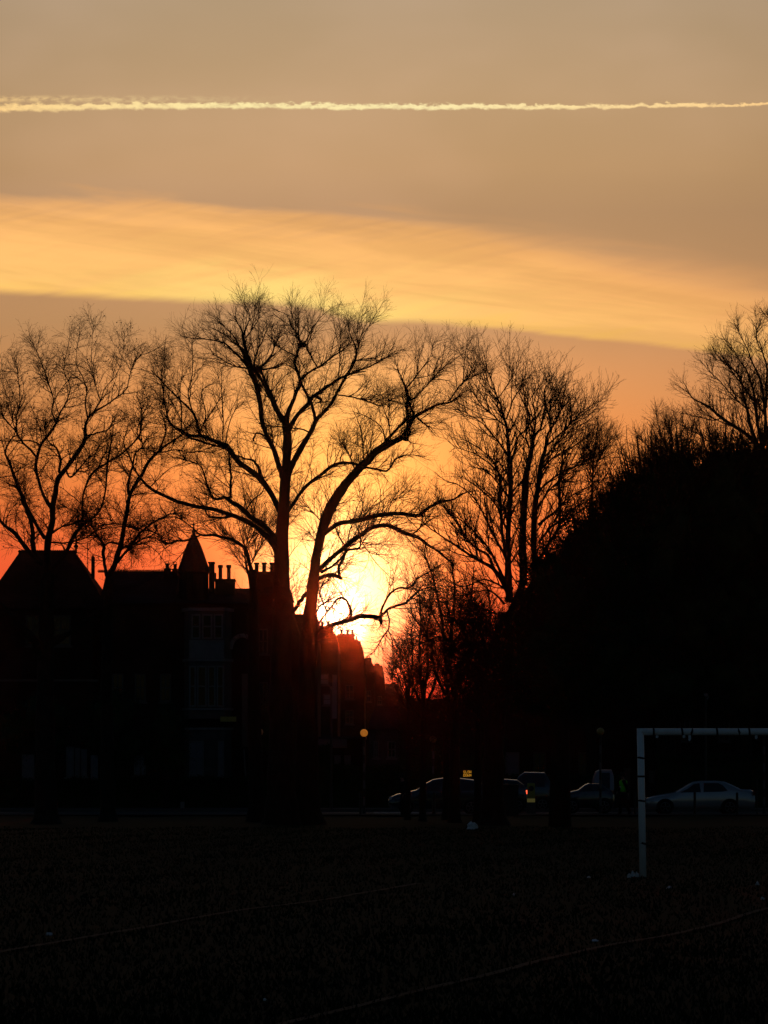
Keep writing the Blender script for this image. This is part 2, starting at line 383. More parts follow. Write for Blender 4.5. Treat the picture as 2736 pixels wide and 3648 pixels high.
YK = 146.0                                    # near kerb
sheet('pavement', [(-60, YK - 2.2), (60, YK - 2.2), (60, YK), (-60, YK)], 0.06, 'paving')
def slab(name, x0, x1, y0, y1, z0, z1, m, kind='structure'):
    o = MB().box(x0, x1, y0, y1, z0, z1).build(name, m); o['kind'] = kind; return o
slab('kerb', -60, 60, YK, YK + .15, -.1, 0.075, 'kerb')
slab('road', -60, 60, YK + .15, 161.9, -.1, -0.03, 'asphalt')
slab('kerb', -60, 60, 161.9, 162.05, -.1, 0.09, 'kerb')
slab('pavement', -60, 60, 162.05, 168.5, -.1, 0.086, 'paving')
# side street running away between the terrace and the hedge
sheet('side_street', [(X(1500, 168.5), 168.5), (X(1880, 168.5), 168.5), (X(1700, 700), 700), (X(1560, 700), 700)], -0.02, 'asphalt')
# zebra crossing stripes on the road
for k in range(9):
    x0 = X(1310, 153) + k * .0 ; 
for k in range(8):
    y0 = YK + 1.0 + k * 1.9
    sheet('crossing_stripe', [(X(1330, 153), y0), (X(1500, 153), y0), (X(1500, 153), y0 + .62), (X(1330, 153), y0 + .62)], -0.026, 'paint')

# ------------------------------------------------------------------ trees
FR = {'1': (0, 1000, 1.8433), '2': (500, 1000, 1.8433), '3': (1000, 1000, 1.8433), '4': (1600, 1000, 2.0114),
      '5': (2136, 1000, 2.2117), '7': (1350, 1900, 3.0164), '8': (800, 1900, 2.0737), 'P': (0, 0, 1.0)}
def squeeze(limbs, fr, y0, k):
    return [(f, t_, [(a, (y0 - (y0 - b) * k if f == fr and b < y0 else b), w) for a, b, w in p]) for f, t_, p in limbs]
def norm(a): return a / np.maximum(np.linalg.norm(a, axis=-1, keepdims=True), 1e-9)
def tubes(P, Rr, n):
    """P (N,m,3), Rr (N,m) -> verts, quads"""
    Nn, m, _ = P.shape
    T = np.empty_like(P); T[:, 1:-1] = P[:, 2:] - P[:, :-2]; T[:, 0] = P[:, 1] - P[:, 0]; T[:, -1] = P[:, -1] - P[:, -2]; T = norm(T)
    ref = np.zeros_like(T); ref[..., 1] = 1.0; bad = np.abs(T[..., 1]) > 0.93; ref[bad] = (1, 0, 0)
    A = norm(np.cross(T, ref)); B = np.cross(T, A)
    ang = 2 * np.pi * np.arange(n) / n
    V = P[:, :, None] + Rr[:, :, None, None] * (A[:, :, None] * np.cos(ang)[None, None, :, None] + B[:, :, None] * np.sin(ang)[None, None, :, None])
    base = (np.arange(Nn)[:, None, None] * m + np.arange(m - 1)[None, :, None]) * n
    k = np.arange(n)[None, None]; j = (k + 1) % n
    Fq = np.stack([base + k, base + j, base + n + j, base + n + k], -1).reshape(-1, 4)
    return V.reshape(-1, 3), Fq
def resample(pts, rad, m):
    pts = np.array(pts, float); rad = np.array(rad, float)
    # Catmull-Rom densify
    Q = []; Rq = []
    e = np.vstack([2 * pts[0] - pts[1], pts, 2 * pts[-1] - pts[-2]])
    for i in range(len(pts) - 1):
        for t in np.linspace(0, 1, 8, endpoint=False):
            p0, p1, p2, p3 = e[i:i + 4]
            Q.append(.5 * ((2 * p1) + (-p0 + p2) * t + (2 * p0 - 5 * p1 + 4 * p2 - p3) * t * t + (-p0 + 3 * p1 - 3 * p2 + p3) * t ** 3))
            Rq.append(rad[i] * (1 - t) + rad[i + 1] * t)
    Q.append(pts[-1]); Rq.append(rad[-1]); Q = np.array(Q); Rq = np.array(Rq)
    s = np.concatenate([[0], np.cumsum(np.linalg.norm(np.diff(Q, axis=0), axis=1))]); u_ = np.linspace(0, s[-1], m)
    return np.stack([np.interp(u_, s, Q[:, i]) for i in range(3)], 1), np.interp(u_, s, Rq), s[-1]
def spawn(P, Rr, wts, count, tr, ang, L, seg, jit, curl, up, r0, r1, rmax=.75, out=None, outk=0.0, bias=1.0, sh=.35):
    """grow `count` children off the parent polylines"""
    Nn, m, _ = P.shape
    if count <= 0 or Nn == 0: return np.zeros((0, seg, 3)), np.zeros((0, seg)), np.zeros(0)
    w = wts / wts.sum(); idx = rng.choice(Nn, count, p=w)
    t = tr[0] + (tr[1] - tr[0]) * rng.random(count) ** bias; f = t * (m - 1); i0 = np.minimum(f.astype(int), m - 2); fr = (f - i0)[:, None]
    p = P[idx, i0] * (1 - fr) + P[idx, i0 + 1] * fr; pr = Rr[idx, i0] * (1 - fr[:, 0]) + Rr[idx, i0 + 1] * fr[:, 0]
    T = norm(P[idx, i0 + 1] - P[idx, i0])
    rv = rng.normal(size=(count, 3)); side_ = norm(np.cross(T, rv))
    a = np.radians(rng.normal(ang[0], ang[1], count))[:, None]
    D = norm(T * np.cos(a) + side_ * np.sin(a)); D[:, 2] += up; 
    if out is not None: D = D + outk * norm(p - out)
    D = norm(D)
    Ls = rng.uniform(L[0], L[1], count) * (1.0 - sh * t)
    C = np.empty((count, seg, 3)); C[:, 0] = p; st = (Ls / (seg - 1))[:, None]
    bend = rng.normal(size=(count, 3)) * jit * 0.5
    for k in range(1, seg):
        C[:, k] = C[:, k - 1] + D * st * rng.uniform(.8, 1.2, (count, 1))
        D = D + rng.normal(size=(count, 3)) * jit + bend; D[:, 2] += curl; D = norm(D)
    rs = np.minimum(rng.uniform(r0[0], r0[1], count), pr * rmax)[:, None]
    Rc = rs * (1 - np.linspace(0, 1, seg)[None]) + np.minimum(r1, rs) * np.linspace(0, 1, seg)[None]
    return C, Rc, Ls
def lens(P): return np.linalg.norm(np.diff(P, axis=1), axis=2).sum(1)

def make_tree(name, label, Yt, limbs, sp, seed, dspread=.5, wk=1.0, bark='bark', balls=0, group=None, xbase=None):
    """limbs: (frame, 'trunk'|'limb', [(x, y, width), ...]) traced in the photograph and set at real distance"""
    global rng
    rng = np.random.default_rng(seed)
    placed = []      # pixel samples with depth, for attaching
    LP, LR, LL, LT = [], [], [], []
    for fr, typ, pts in limbs:
        ox, oy, s = FR[fr]
        q = [(ox + a / s, oy + b / s, w / s) for a, b, w in pts]
        d0 = 0.0
        if placed:
            dist = [((q[0][0] - a) ** 2 + (q[0][1] - b) ** 2, dd) for a, b, dd in placed]
            mn = min(dist)
            if mn[0] < 3600: d0 = mn[1]
        if typ == 'trunk': slope = 0.0
        else: slope = float(rng.choice([-1, 1]) * rng.uniform(.25, 1.0)) * dspread
        tot = sum(math.hypot(q[i + 1][0] - q[i][0], q[i + 1][1] - q[i][1]) for i in range(len(q) - 1)) / F * Yt
        acc = 0; P3 = []; r3 = []
        for i, (a, b, w) in enumerate(q):
            if i: acc += math.hypot(a - q[i - 1][0], b - q[i - 1][1]) / F * Yt
            dd = d0 + slope * acc
            Yp = Yt + dd
            P3.append(W(a, b, Yp)); r3.append(max(w * 0.5 / F * Yp * wk, .008))
        if typ == 'trunk' and P3[0][2] < 1.0:
            P3[0] = (P3[0][0], P3[0][1], -0.08)
        p, r, L = resample(P3, r3, 40)
        nz = rng.normal(size=p.shape); nz[1:-1] = (nz[:-2] + nz[1:-1] + nz[2:]) / 3; nz[0] = 0
        p = p + nz * np.minimum(r, .06)[:, None] * .28; r = r * (1 + rng.normal(size=r.shape) * .05)
        if typ == 'trunk' and P3[0][2] < 0: r[:3] *= np.array([1.5, 1.22, 1.07])
        for k in range(0, 40): 
            Yp = p[k, 1]; placed.append((1368 + p[k, 0] * F / Yp, 2750 - (p[k, 2] - CH) * F / Yp, Yp - Yt))
        LP.append(p); LR.append(r); LL.append(L); LT.append(typ)
    P0 = np.array(LP); R0 = np.array(LR); L0 = np.array(LL)
    base = P0[0, 0]
    t = thing(name, label, 'tree', (float(base[0]), float(base[1]), 0.0), group)
    isT = np.array([a == 'trunk' for a in LT])
    V, Fq = tubes(P0[isT], R0[isT], 10); np_obj('trunk', V, Fq, bark, t, True)
    if (~isT).any():
        V, Fq = tubes(P0[~isT], R0[~isT], 7); np_obj('limbs', V, Fq, bark, t, True)
    # procedural boughs and twigs
    wt = L0.copy(); wt[isT] *= sp.get('trunkw', .25)
    thin = P0.copy()
    cen = np.array([base[0], Yt, P0[..., 2].max() * .45])
    C1, R1, l1 = spawn(P0[~isT] if (~isT).any() else P0, R0[~isT] if (~isT).any() else R0, wt[~isT] if (~isT).any() else wt, sp['n1'], sp.get('t1', (.12, 1)), sp['a1'], sp['L1'], 9, sp['j1'], sp['c1'], sp['u1'], sp['r1'], sp['rt'], out=cen, outk=sp.get('o1', .0), bias=sp.get('b1', .8), sh=.78)
    # fans at the tips
    Ct, Rt, lt = spawn(P0[~isT] if (~isT).any() else P0, R0[~isT] if (~isT).any() else R0, np.ones((~isT).sum() if (~isT).any() else len(P0)), sp['nt'], (.82, 1), (28, 14), sp['Lt'], 9, sp['j1'], sp['c1'], sp['u1'], sp['r1'], sp['rt'])
    if sp.get('ntr', 0):
        Cx, Rx, lx_ = spawn(P0[isT], R0[isT], np.ones(isT.sum()), sp['ntr'], sp.get('ttr', (.55, .98)), (55, 12), sp['L1'], 9, sp['j1'], sp['c1'], sp['u1'], sp['r1'], sp['rt'])
        C1 = np.concatenate([C1, Cx]); R1 = np.concatenate([R1, Rx])
    C1 = np.concatenate([C1, Ct]); R1 = np.concatenate([R1, Rt])
    w1 = lens(C1)
    C2, R2, _ = spawn(C1, R1, w1, sp['n2'], (.08, 1), sp['a2'], sp['L2'], 6, sp['j2'], sp['c2'], sp['u2'], sp['r2'], sp['rt'])
    w2 = lens(C2)
    C3, R3, _ = spawn(C2, R2, w2, sp['n3'], (.1, 1), sp['a3'], sp['L3'], 4, sp['j2'], sp['c2'], sp['u2'], sp['r3'], sp['rt'])
    parts = []
    for C, Rr, n in ((C1, R1, 5), (C2, R2, 3), (C3, R3, 3)):
        if len(C): parts.append(tubes(C, Rr, n))
    off = 0; Vs = []; Fs = []
    for V, Fq in parts: Vs.append(V); Fs.append(Fq + off); off += len(V)
    np_obj('crown', np.concatenate(Vs), np.concatenate(Fs), 'twig', t)
    if balls:
        mb = MB()
        pick = rng.choice(len(C3), balls)
        for k in pick:
            c = C3[k, -1]; r = random.uniform(.018, .030)
            mb.add([(c[0] + r, c[1], c[2]), (c[0] - r, c[1], c[2]), (c[0], c[1] + r, c[2]), (c[0], c[1] - r, c[2]), (c[0], c[1], c[2] + r), (c[0], c[1], c[2] - r)],
                   [(0, 2, 4), (2, 1, 4), (1, 3, 4), (3, 0, 4), (2, 0, 5), (1, 2, 5), (3, 1, 5), (0, 3, 5)])
        o = mb.build('seed_balls', 'twig', t); o['kind'] = 'stuff'
    return t

LIME = dict(n1=560, nt=110, ntr=45, ttr=(.5, .98), a1=(46, 14), L1=(.9, 2.5), j1=.07, c1=.03, u1=.10, r1=(.010, .020), o1=.35, b1=1.0,
            n2=6400, a2=(40, 11), L2=(.38, .95), j2=.055, c2=.012, u2=.04, r2=(.0062, .0095), n3=12500, a3=(36, 11), L3=(.18, .50), r3=(.0038, .0056), rt=.0030, Lt=(.4, .9))
PLANE = dict(n1=470, nt=110, ntr=20, ttr=(.6, .98), a1=(52, 16), L1=(.9, 2.6), j1=.17, c1=.02, u1=.15, r1=(.010, .022), o1=.2, b1=1.0,
            n2=5200, a2=(50, 15), L2=(.3, 1.0), j2=.20, c2=.01, u2=.08, r2=(.0065, .010), n3=11500, a3=(50, 16), L3=(.12, .42), r3=(.0042, .0062), rt=.0034, Lt=(.4, .9))
ASH = dict(n1=520, nt=60, ntr=60, ttr=(.40, .98), a1=(44, 12), L1=(1.3, 3.2), j1=.07, c1=.085, u1=.02, r1=(.016, .031), o1=.35, b1=1.0,
            n2=4600, a2=(44, 11), L2=(.4, 1.1), j2=.08, c2=.085, u2=.06, r2=(.0098, .0148), n3=9500, a3=(44, 12), L3=(.12, .34), r3=(.0062, .0088), rt=.0044, Lt=(.3, .7))

A = [('P', 'trunk', [(165, 2925, 88), (160, 2500, 66), (165, 2200, 56), (170, 2040, 44)]),
 ('1', 'limb', [(312, 1900, 60), (310, 1780, 50), (320, 1680, 46), (345, 1580, 40), (345, 1480, 40), (365, 1400, 38), (385, 1300, 36), (430, 1240, 34), (500, 1140, 32), (560, 1040, 28), (560, 960, 20), (580, 900, 18), (620, 860, 16), (700, 810, 12), (760, 760, 9), (830, 700, 8), (850, 600, 6), (900, 470, 5), (1000, 420, 4), (1090, 360, 3)]),
 ('1', 'limb', [(570, 1020, 14), (640, 1000, 12), (720, 970, 9), (740, 900, 6)]),
 ('1', 'limb', [(575, 900, 12), (560, 800, 10), (570, 700, 9), (540, 600, 6), (500, 500, 4), (520, 300, 2)]),
 ('1', 'limb', [(600, 890, 12), (660, 780, 10), (690, 690, 6), (760, 600, 5), (800, 480, 4), (820, 300, 2)]),
 ('1', 'limb', [(660, 780, 8), (620, 640, 6), (600, 480, 4), (610, 260, 2)]),
 ('1', 'limb', [(385, 1260, 20), (400, 1180, 18), (370, 1100, 14), (315, 1050, 8), (290, 960, 5)]),
 ('1', 'limb', [(430, 1240, 16), (460, 1290, 12), (500, 1260, 10), (600, 1140, 8), (660, 1080, 5)]),
 ('1', 'limb', [(335, 1490, 28), (280, 1390, 22), (245, 1280, 22), (240, 1180, 22), (270, 1080, 20), (330, 1000, 20), (370, 930, 16), (400, 860, 12), (440, 780, 9), (460, 680, 7), (420, 560, 5), (440, 420, 4), (460, 300, 2)]),
 ('1', 'limb', [(370, 930, 13), (340, 860, 12), (350, 760, 9), (310, 640, 8), (290, 560, 6), (250, 440, 4), (200, 340, 2)]),
 ('1', 'limb', [(245, 1170, 17), (200, 1110, 16), (150, 1060, 14), (110, 1000, 14), (110, 900, 9), (130, 780, 7), (120, 620, 5), (100, 480, 3)]),
 ('1', 'limb', [(270, 1080, 12), (200, 1050, 10), (130, 1050, 9), (0, 1050, 7), (-90, 1000, 4)]),
 ('1', 'limb', [(110, 1000, 10), (60, 940, 9), (0, 860, 8), (-60, 760, 5), (-80, 600, 3)]),
 ('1', 'limb', [(295, 1690, 32), (240, 1600, 26), (180, 1500, 28), (130, 1380, 26), (90, 1270, 22), (60, 1190, 22), (30, 1130, 14), (60, 1060, 10), (100, 990, 8), (60, 850, 5), (20, 640, 3), (10, 480, 2)]),
 ('1', 'limb', [(240, 1850, 36), (215, 1720, 34), (210, 1600, 28), (150, 1450, 20), (120, 1360, 16), (60, 1340, 8)]),
 ('1', 'limb', [(280, 1860, 40), (200, 1790, 34), (140, 1710, 30), (80, 1640, 30), (20, 1600, 20), (-40, 1500, 18), (-60, 1300, 12), (-90, 1100, 8)]),
 ('1', 'limb', [(345, 1900, 34), (430, 1785, 30), (470, 1700, 26), (510, 1640, 24), (560, 1590, 20), (620, 1550, 16), (660, 1500, 14), (690, 1400, 12), (700, 1280, 14), (710, 1170, 16), (740, 1000, 8), (740, 940, 6)]),
 ('1', 'limb', [(520, 1630, 16), (540, 1560, 14), (540, 1440, 14), (560, 1360, 14), (610, 1260, 18), (700, 1200, 16), (780, 1150, 14), (830, 1110, 12), (880, 1060, 10), (920, 1000, 12), (930, 860, 8), (900, 740, 4)]),
 ('1', 'limb', [(330, 1720, 14), (440, 1720, 12), (560, 1690, 9), (620, 1650, 7), (700, 1620, 7)]),
 ('1', 'limb', [(340, 1660, 12), (420, 1610, 10), (500, 1590, 8), (600, 1500, 5)]),
 ('P', 'limb', [(162, 2330, 44), (110, 2270, 34), (60, 2210, 24), (10, 2160, 16), (-60, 2100, 10)]),
 ('P', 'limb', [(166, 2300, 40), (220, 2270, 26), (270, 2240, 18), (330, 2190, 12), (400, 2150, 8)])]
make_tree('plane_tree', 'leafless plane tree hung with seed balls, many stems fanning above the hipped roof', 124, squeeze(A, '1', 850, .90), PLANE, 11, .45, .95, 'bark_pale', 520)
B = [('P', 'trunk', [(385, 2925, 60), (380, 2500, 44), (384, 2200, 36), (390, 2060, 28)]),
 ('1', 'limb', [(715, 1940, 42), (760, 1850, 38), (790, 1750, 36), (810, 1640, 32), (830, 1540, 30), (850, 1420, 28), (880, 1360, 26), (930, 1280, 24), (970, 1200, 22), (1030, 1130, 20), (1090, 1080, 16), (1170, 1030, 10), (1230, 960, 4)]),
 ('1', 'limb', [(700, 1940, 24), (680, 1800, 24), (680, 1740, 24), (650, 1690, 18), (610, 1620, 12), (580, 1560, 8), (500, 1520, 6), (400, 1470, 5)]),
 ('1', 'limb', [(680, 1760, 12), (700, 1730, 10), (740, 1720, 14), (800, 1740, 10), (860, 1760, 6)]),
 ('1', 'limb', [(850, 1410, 24), (845, 1320, 20), (870, 1220, 14), (890, 1130, 12), (940, 1080, 10), (900, 1000, 9), (930, 900, 8), (970, 800, 5), (950, 700, 3)]),
 ('1', 'limb', [(770, 1850, 22), (850, 1750, 18), (910, 1670, 16), (990, 1600, 14), (1080, 1550, 12), (1130, 1530, 10), (1220, 1560, 6)]),
 ('1', 'limb', [(910, 1640, 10), (800, 1600, 9), (700, 1600, 8), (600, 1590, 5), (500, 1620, 4)]),
 ('1', 'limb', [(860, 1740, 12), (960, 1690, 11), (1040, 1700, 8), (1090, 1740, 5)]),
 ('1', 'limb', [(1040, 1120, 12), (1090, 980, 8), (1060, 850, 6), (1080, 720, 4), (1080, 500, 2)]),
 ('1', 'limb', [(1050, 1130, 10), (1160, 1110, 8), (1260, 1130, 6), (1400, 1090, 4)])]
make_tree('plane_tree', 'smaller leafless plane tree leaning right, left of the conical turret', 126, B, dict(PLANE, n1=190, nt=60, n2=2700, n3=6000, ntr=10), 12, .45, .95, 'bark_pale', 260)

C = [('P', 'trunk', [(1003, 2930, 98), (1000, 2500, 74), (1002, 2200, 60), (1003, 2030, 47), (1004, 1922, 44), (1010, 1815, 37), (1018, 1705, 32), (1023, 1624, 27), (1023, 1542, 26), (1018, 1515, 25), (1020, 1480, 18)]),
 ('2', 'limb', [(960, 950, 34), (930, 915, 28), (880, 830, 22), (850, 740, 20), (815, 680, 18), (770, 610, 20), (740, 580, 22), (700, 470, 22), (680, 380, 18), (670, 300, 12), (640, 230, 7), (620, 170, 4)]),
 ('2', 'limb', [(945, 900, 22), (905, 850, 16), (860, 740, 14), (810, 640, 14), (790, 590, 14)]),
 ('2', 'limb', [(955, 920, 34), (985, 830, 26), (1020, 740, 22), (1050, 670, 20), (1030, 590, 16), (1015, 540, 14), (1035, 460, 14), (1050, 400, 16), (1040, 330, 10), (1040, 230, 6), (1035, 120, 3)]),
 ('2', 'limb', [(1055, 650, 14), (1110, 600, 13), (1180, 560, 11), (1290, 480, 8), (1350, 430, 6), (1370, 380, 4)]),
 ('2', 'limb', [(965, 1290, 42), (1000, 1200, 38), (1040, 1130, 34), (1090, 1040, 30), (1130, 970, 28), (1155, 910, 26), (1210, 860, 21), (1270, 780, 19), (1310, 700, 18), (1350, 630, 18), (1400, 550, 18), (1420, 480, 13), (1400, 380, 9), (1370, 300, 6), (1365, 200, 3)]),
 ('2', 'limb', [(1150, 910, 20), (1125, 810, 18), (1085, 730, 17), (1050, 660, 16)]),
 ('2', 'limb', [(975, 980, 32), (1020, 900, 26), (1080, 830, 24), (1150, 750, 22), (1210, 710, 20), (1300, 650, 16), (1350, 625, 14), (1410, 605, 11), (1480, 595, 6)]),
 ('2', 'limb', [(1150, 760, 18), (1185, 780, 16), (1180, 800, 12)]),
 ('2', 'limb', [(1165, 570, 9), (1110, 480, 8), (1090, 420, 6), (1120, 330, 4), (1130, 220, 2)]),
 ('2', 'limb', [(1390, 600, 12), (1490, 570, 10), (1590, 520, 7), (1659, 470, 4), (1730, 440, 2)]),
 ('2', 'limb', [(1400, 530, 8), (1470, 515, 7), (1550, 510, 5)]),
 ('2', 'limb', [(1420, 470, 8), (1450, 330, 6), (1490, 220, 3)]),
 ('2', 'limb', [(1300, 640, 8), (1310, 500, 6), (1290, 350, 4), (1270, 200, 2)]),
 ('2', 'limb', [(1050, 400, 12), (1090, 370, 10), (1130, 270, 6), (1200, 160, 3), (1260, 100, 2)]),
 ('2', 'limb', [(1040, 330, 8), (990, 250, 6), (960, 160, 4), (900, 130, 2)]),
 ('2', 'limb', [(1030, 500, 9), (960, 460, 7), (890, 400, 5), (860, 300, 4), (880, 220, 2)]),
 ('2', 'limb', [(945, 1310, 40), (905, 1200, 32), (870, 1100, 28), (825, 1000, 28), (800, 920, 28), (785, 800, 30), (770, 700, 30), (745, 640, 30), (720, 590, 28), (690, 520, 22), (670, 440, 16), (620, 400, 9), (560, 330, 6), (480, 270, 4)]),
 ('2', 'limb', [(760, 600, 16), (830, 530, 13), (870, 470, 9), (880, 400, 6), (885, 300, 4)]),
 ('2', 'limb', [(770, 590, 12), (830, 580, 10), (900, 570, 7), (950, 530, 4)]),
 ('2', 'limb', [(700, 560, 18), (640, 490, 14), (560, 400, 11), (520, 380, 10), (440, 360, 6), (330, 350, 4), (260, 330, 2)]),
 ('2', 'limb', [(690, 500, 15), (650, 420, 12), (620, 350, 9), (570, 280, 6), (500, 200, 3)]),
 ('2', 'limb', [(690, 400, 14), (680, 330, 12), (700, 250, 8), (720, 160, 4), (690, 80, 2)]),
 ('2', 'limb', [(690, 350, 8), (740, 270, 6), (780, 180, 4), (790, 90, 2)]),
 ('2', 'limb', [(740, 590, 12), (760, 480, 8), (800, 380, 6), (830, 280, 4)]),
 ('2', 'limb', [(720, 580, 12), (620, 560, 8), (540, 520, 6), (470, 480, 3)]),
 ('2', 'limb', [(825, 1020, 13), (770, 1000, 11), (752, 1020, 11), (740, 1052, 12)]),
 ('2', 'limb', [(1110, 995, 10), (1060, 975, 9), (980, 965, 8), (830, 950, 6)]),
 ('2', 'limb', [(930, 1530, 42), (870, 1420, 32), (800, 1310, 38), (740, 1260, 34), (660, 1200, 32), (610, 1140, 32), (570, 1090, 38), (500, 1060, 24), (410, 1020, 22), (340, 1020, 18), (270, 990, 15), (200, 940, 12), (170, 860, 9), (150, 740, 6), (140, 600, 4), (160, 420, 2)]),
 ('2', 'limb', [(800, 1300, 20), (770, 1220, 18), (740, 1180, 13), (690, 1170, 11), (620, 1140, 10)]),
 ('2', 'limb', [(560, 1100, 12), (480, 1080, 12), (410, 1060, 14), (330, 1030, 12), (270, 1000, 8)]),
 ('2', 'limb', [(390, 1010, 20), (370, 920, 18), (340, 860, 15), (290, 810, 12), (240, 760, 9), (170, 690, 6), (80, 600, 3)]),
 ('2', 'limb', [(340, 850, 9), (320, 780, 8), (315, 720, 7), (335, 650, 6), (345, 530, 5), (340, 400, 3)]),
 ('2', 'limb', [(270, 990, 9), (270, 840, 8), (260, 740, 6), (275, 600, 4)]),
 ('2', 'limb', [(390, 1000, 9), (430, 880, 7), (400, 740, 5), (440, 690, 3)]),
 ('2', 'limb', [(540, 1050, 8), (545, 900, 7), (535, 750, 5), (530, 560, 2)]),
 ('2', 'limb', [(560, 1060, 7), (590, 920, 6), (650, 800, 3)]),
 ('2', 'limb', [(915, 1740, 44), (830, 1625, 34), (740, 1565, 32), (680, 1505, 32), (600, 1450, 28), (560, 1425, 20), (480, 1430, 14), (440, 1340, 10), (420, 1270, 9), (390, 1210, 9), (310, 1180, 7), (240, 1160, 4)]),
 ('2', 'limb', [(590, 1430, 16), (595, 1300, 14), (590, 1210, 14), (580, 1130, 10), (560, 1080, 8)]),
 ('2', 'limb', [(700, 1500, 10), (740, 1440, 8), (800, 1390, 6), (830, 1300, 3)]),
 ('2', 'limb', [(920, 1850, 46), (890, 1760, 38), (830, 1680, 32), (730, 1600, 28), (600, 1540, 26), (480, 1500, 24), (370, 1480, 24), (250, 1450, 22), (150, 1410, 20), (60, 1360, 19), (10, 1310, 15), (-30, 1250, 12), (-80, 1130, 9), (-110, 1060, 6), (-80, 950, 4)]),
 ('2', 'limb', [(610, 1545, 16), (540, 1555, 14), (460, 1550, 12), (430, 1520, 9), (400, 1450, 6), (350, 1410, 4)]),
 ('2', 'limb', [(60, 1360, 8), (120, 1300, 6), (200, 1230, 4), (280, 1200, 3)]),
 ('2', 'limb', [(960, 1530, 24), (1000, 1470, 20), (1040, 1410, 19), (1100, 1340, 21), (1180, 1280, 20), (1250, 1220, 20), (1330, 1195, 18), (1400, 1200, 15), (1480, 1225, 13), (1540, 1235, 13), (1620, 1250, 12), (1680, 1170, 9), (1760, 1145, 6), (1880, 1155, 3)]),
 ('2', 'limb', [(1310, 1190, 7), (1325, 1130, 5), (1340, 1095, 3)]),
 ('2', 'limb', [(1410, 1250, 8), (1380, 1160, 7), (1356, 1110, 5)]),
 ('3', 'limb', [(375, 750, 9), (470, 765, 9), (560, 790, 9), (660, 822, 8), (710, 790, 5), (760, 770, 4)])]
make_tree('lime_tree', 'tall leafless tree with straight central trunk left of the sun, topmost crown of all', 121, squeeze(C, '2', 480, .80), LIME, 13, .42, 1.12)
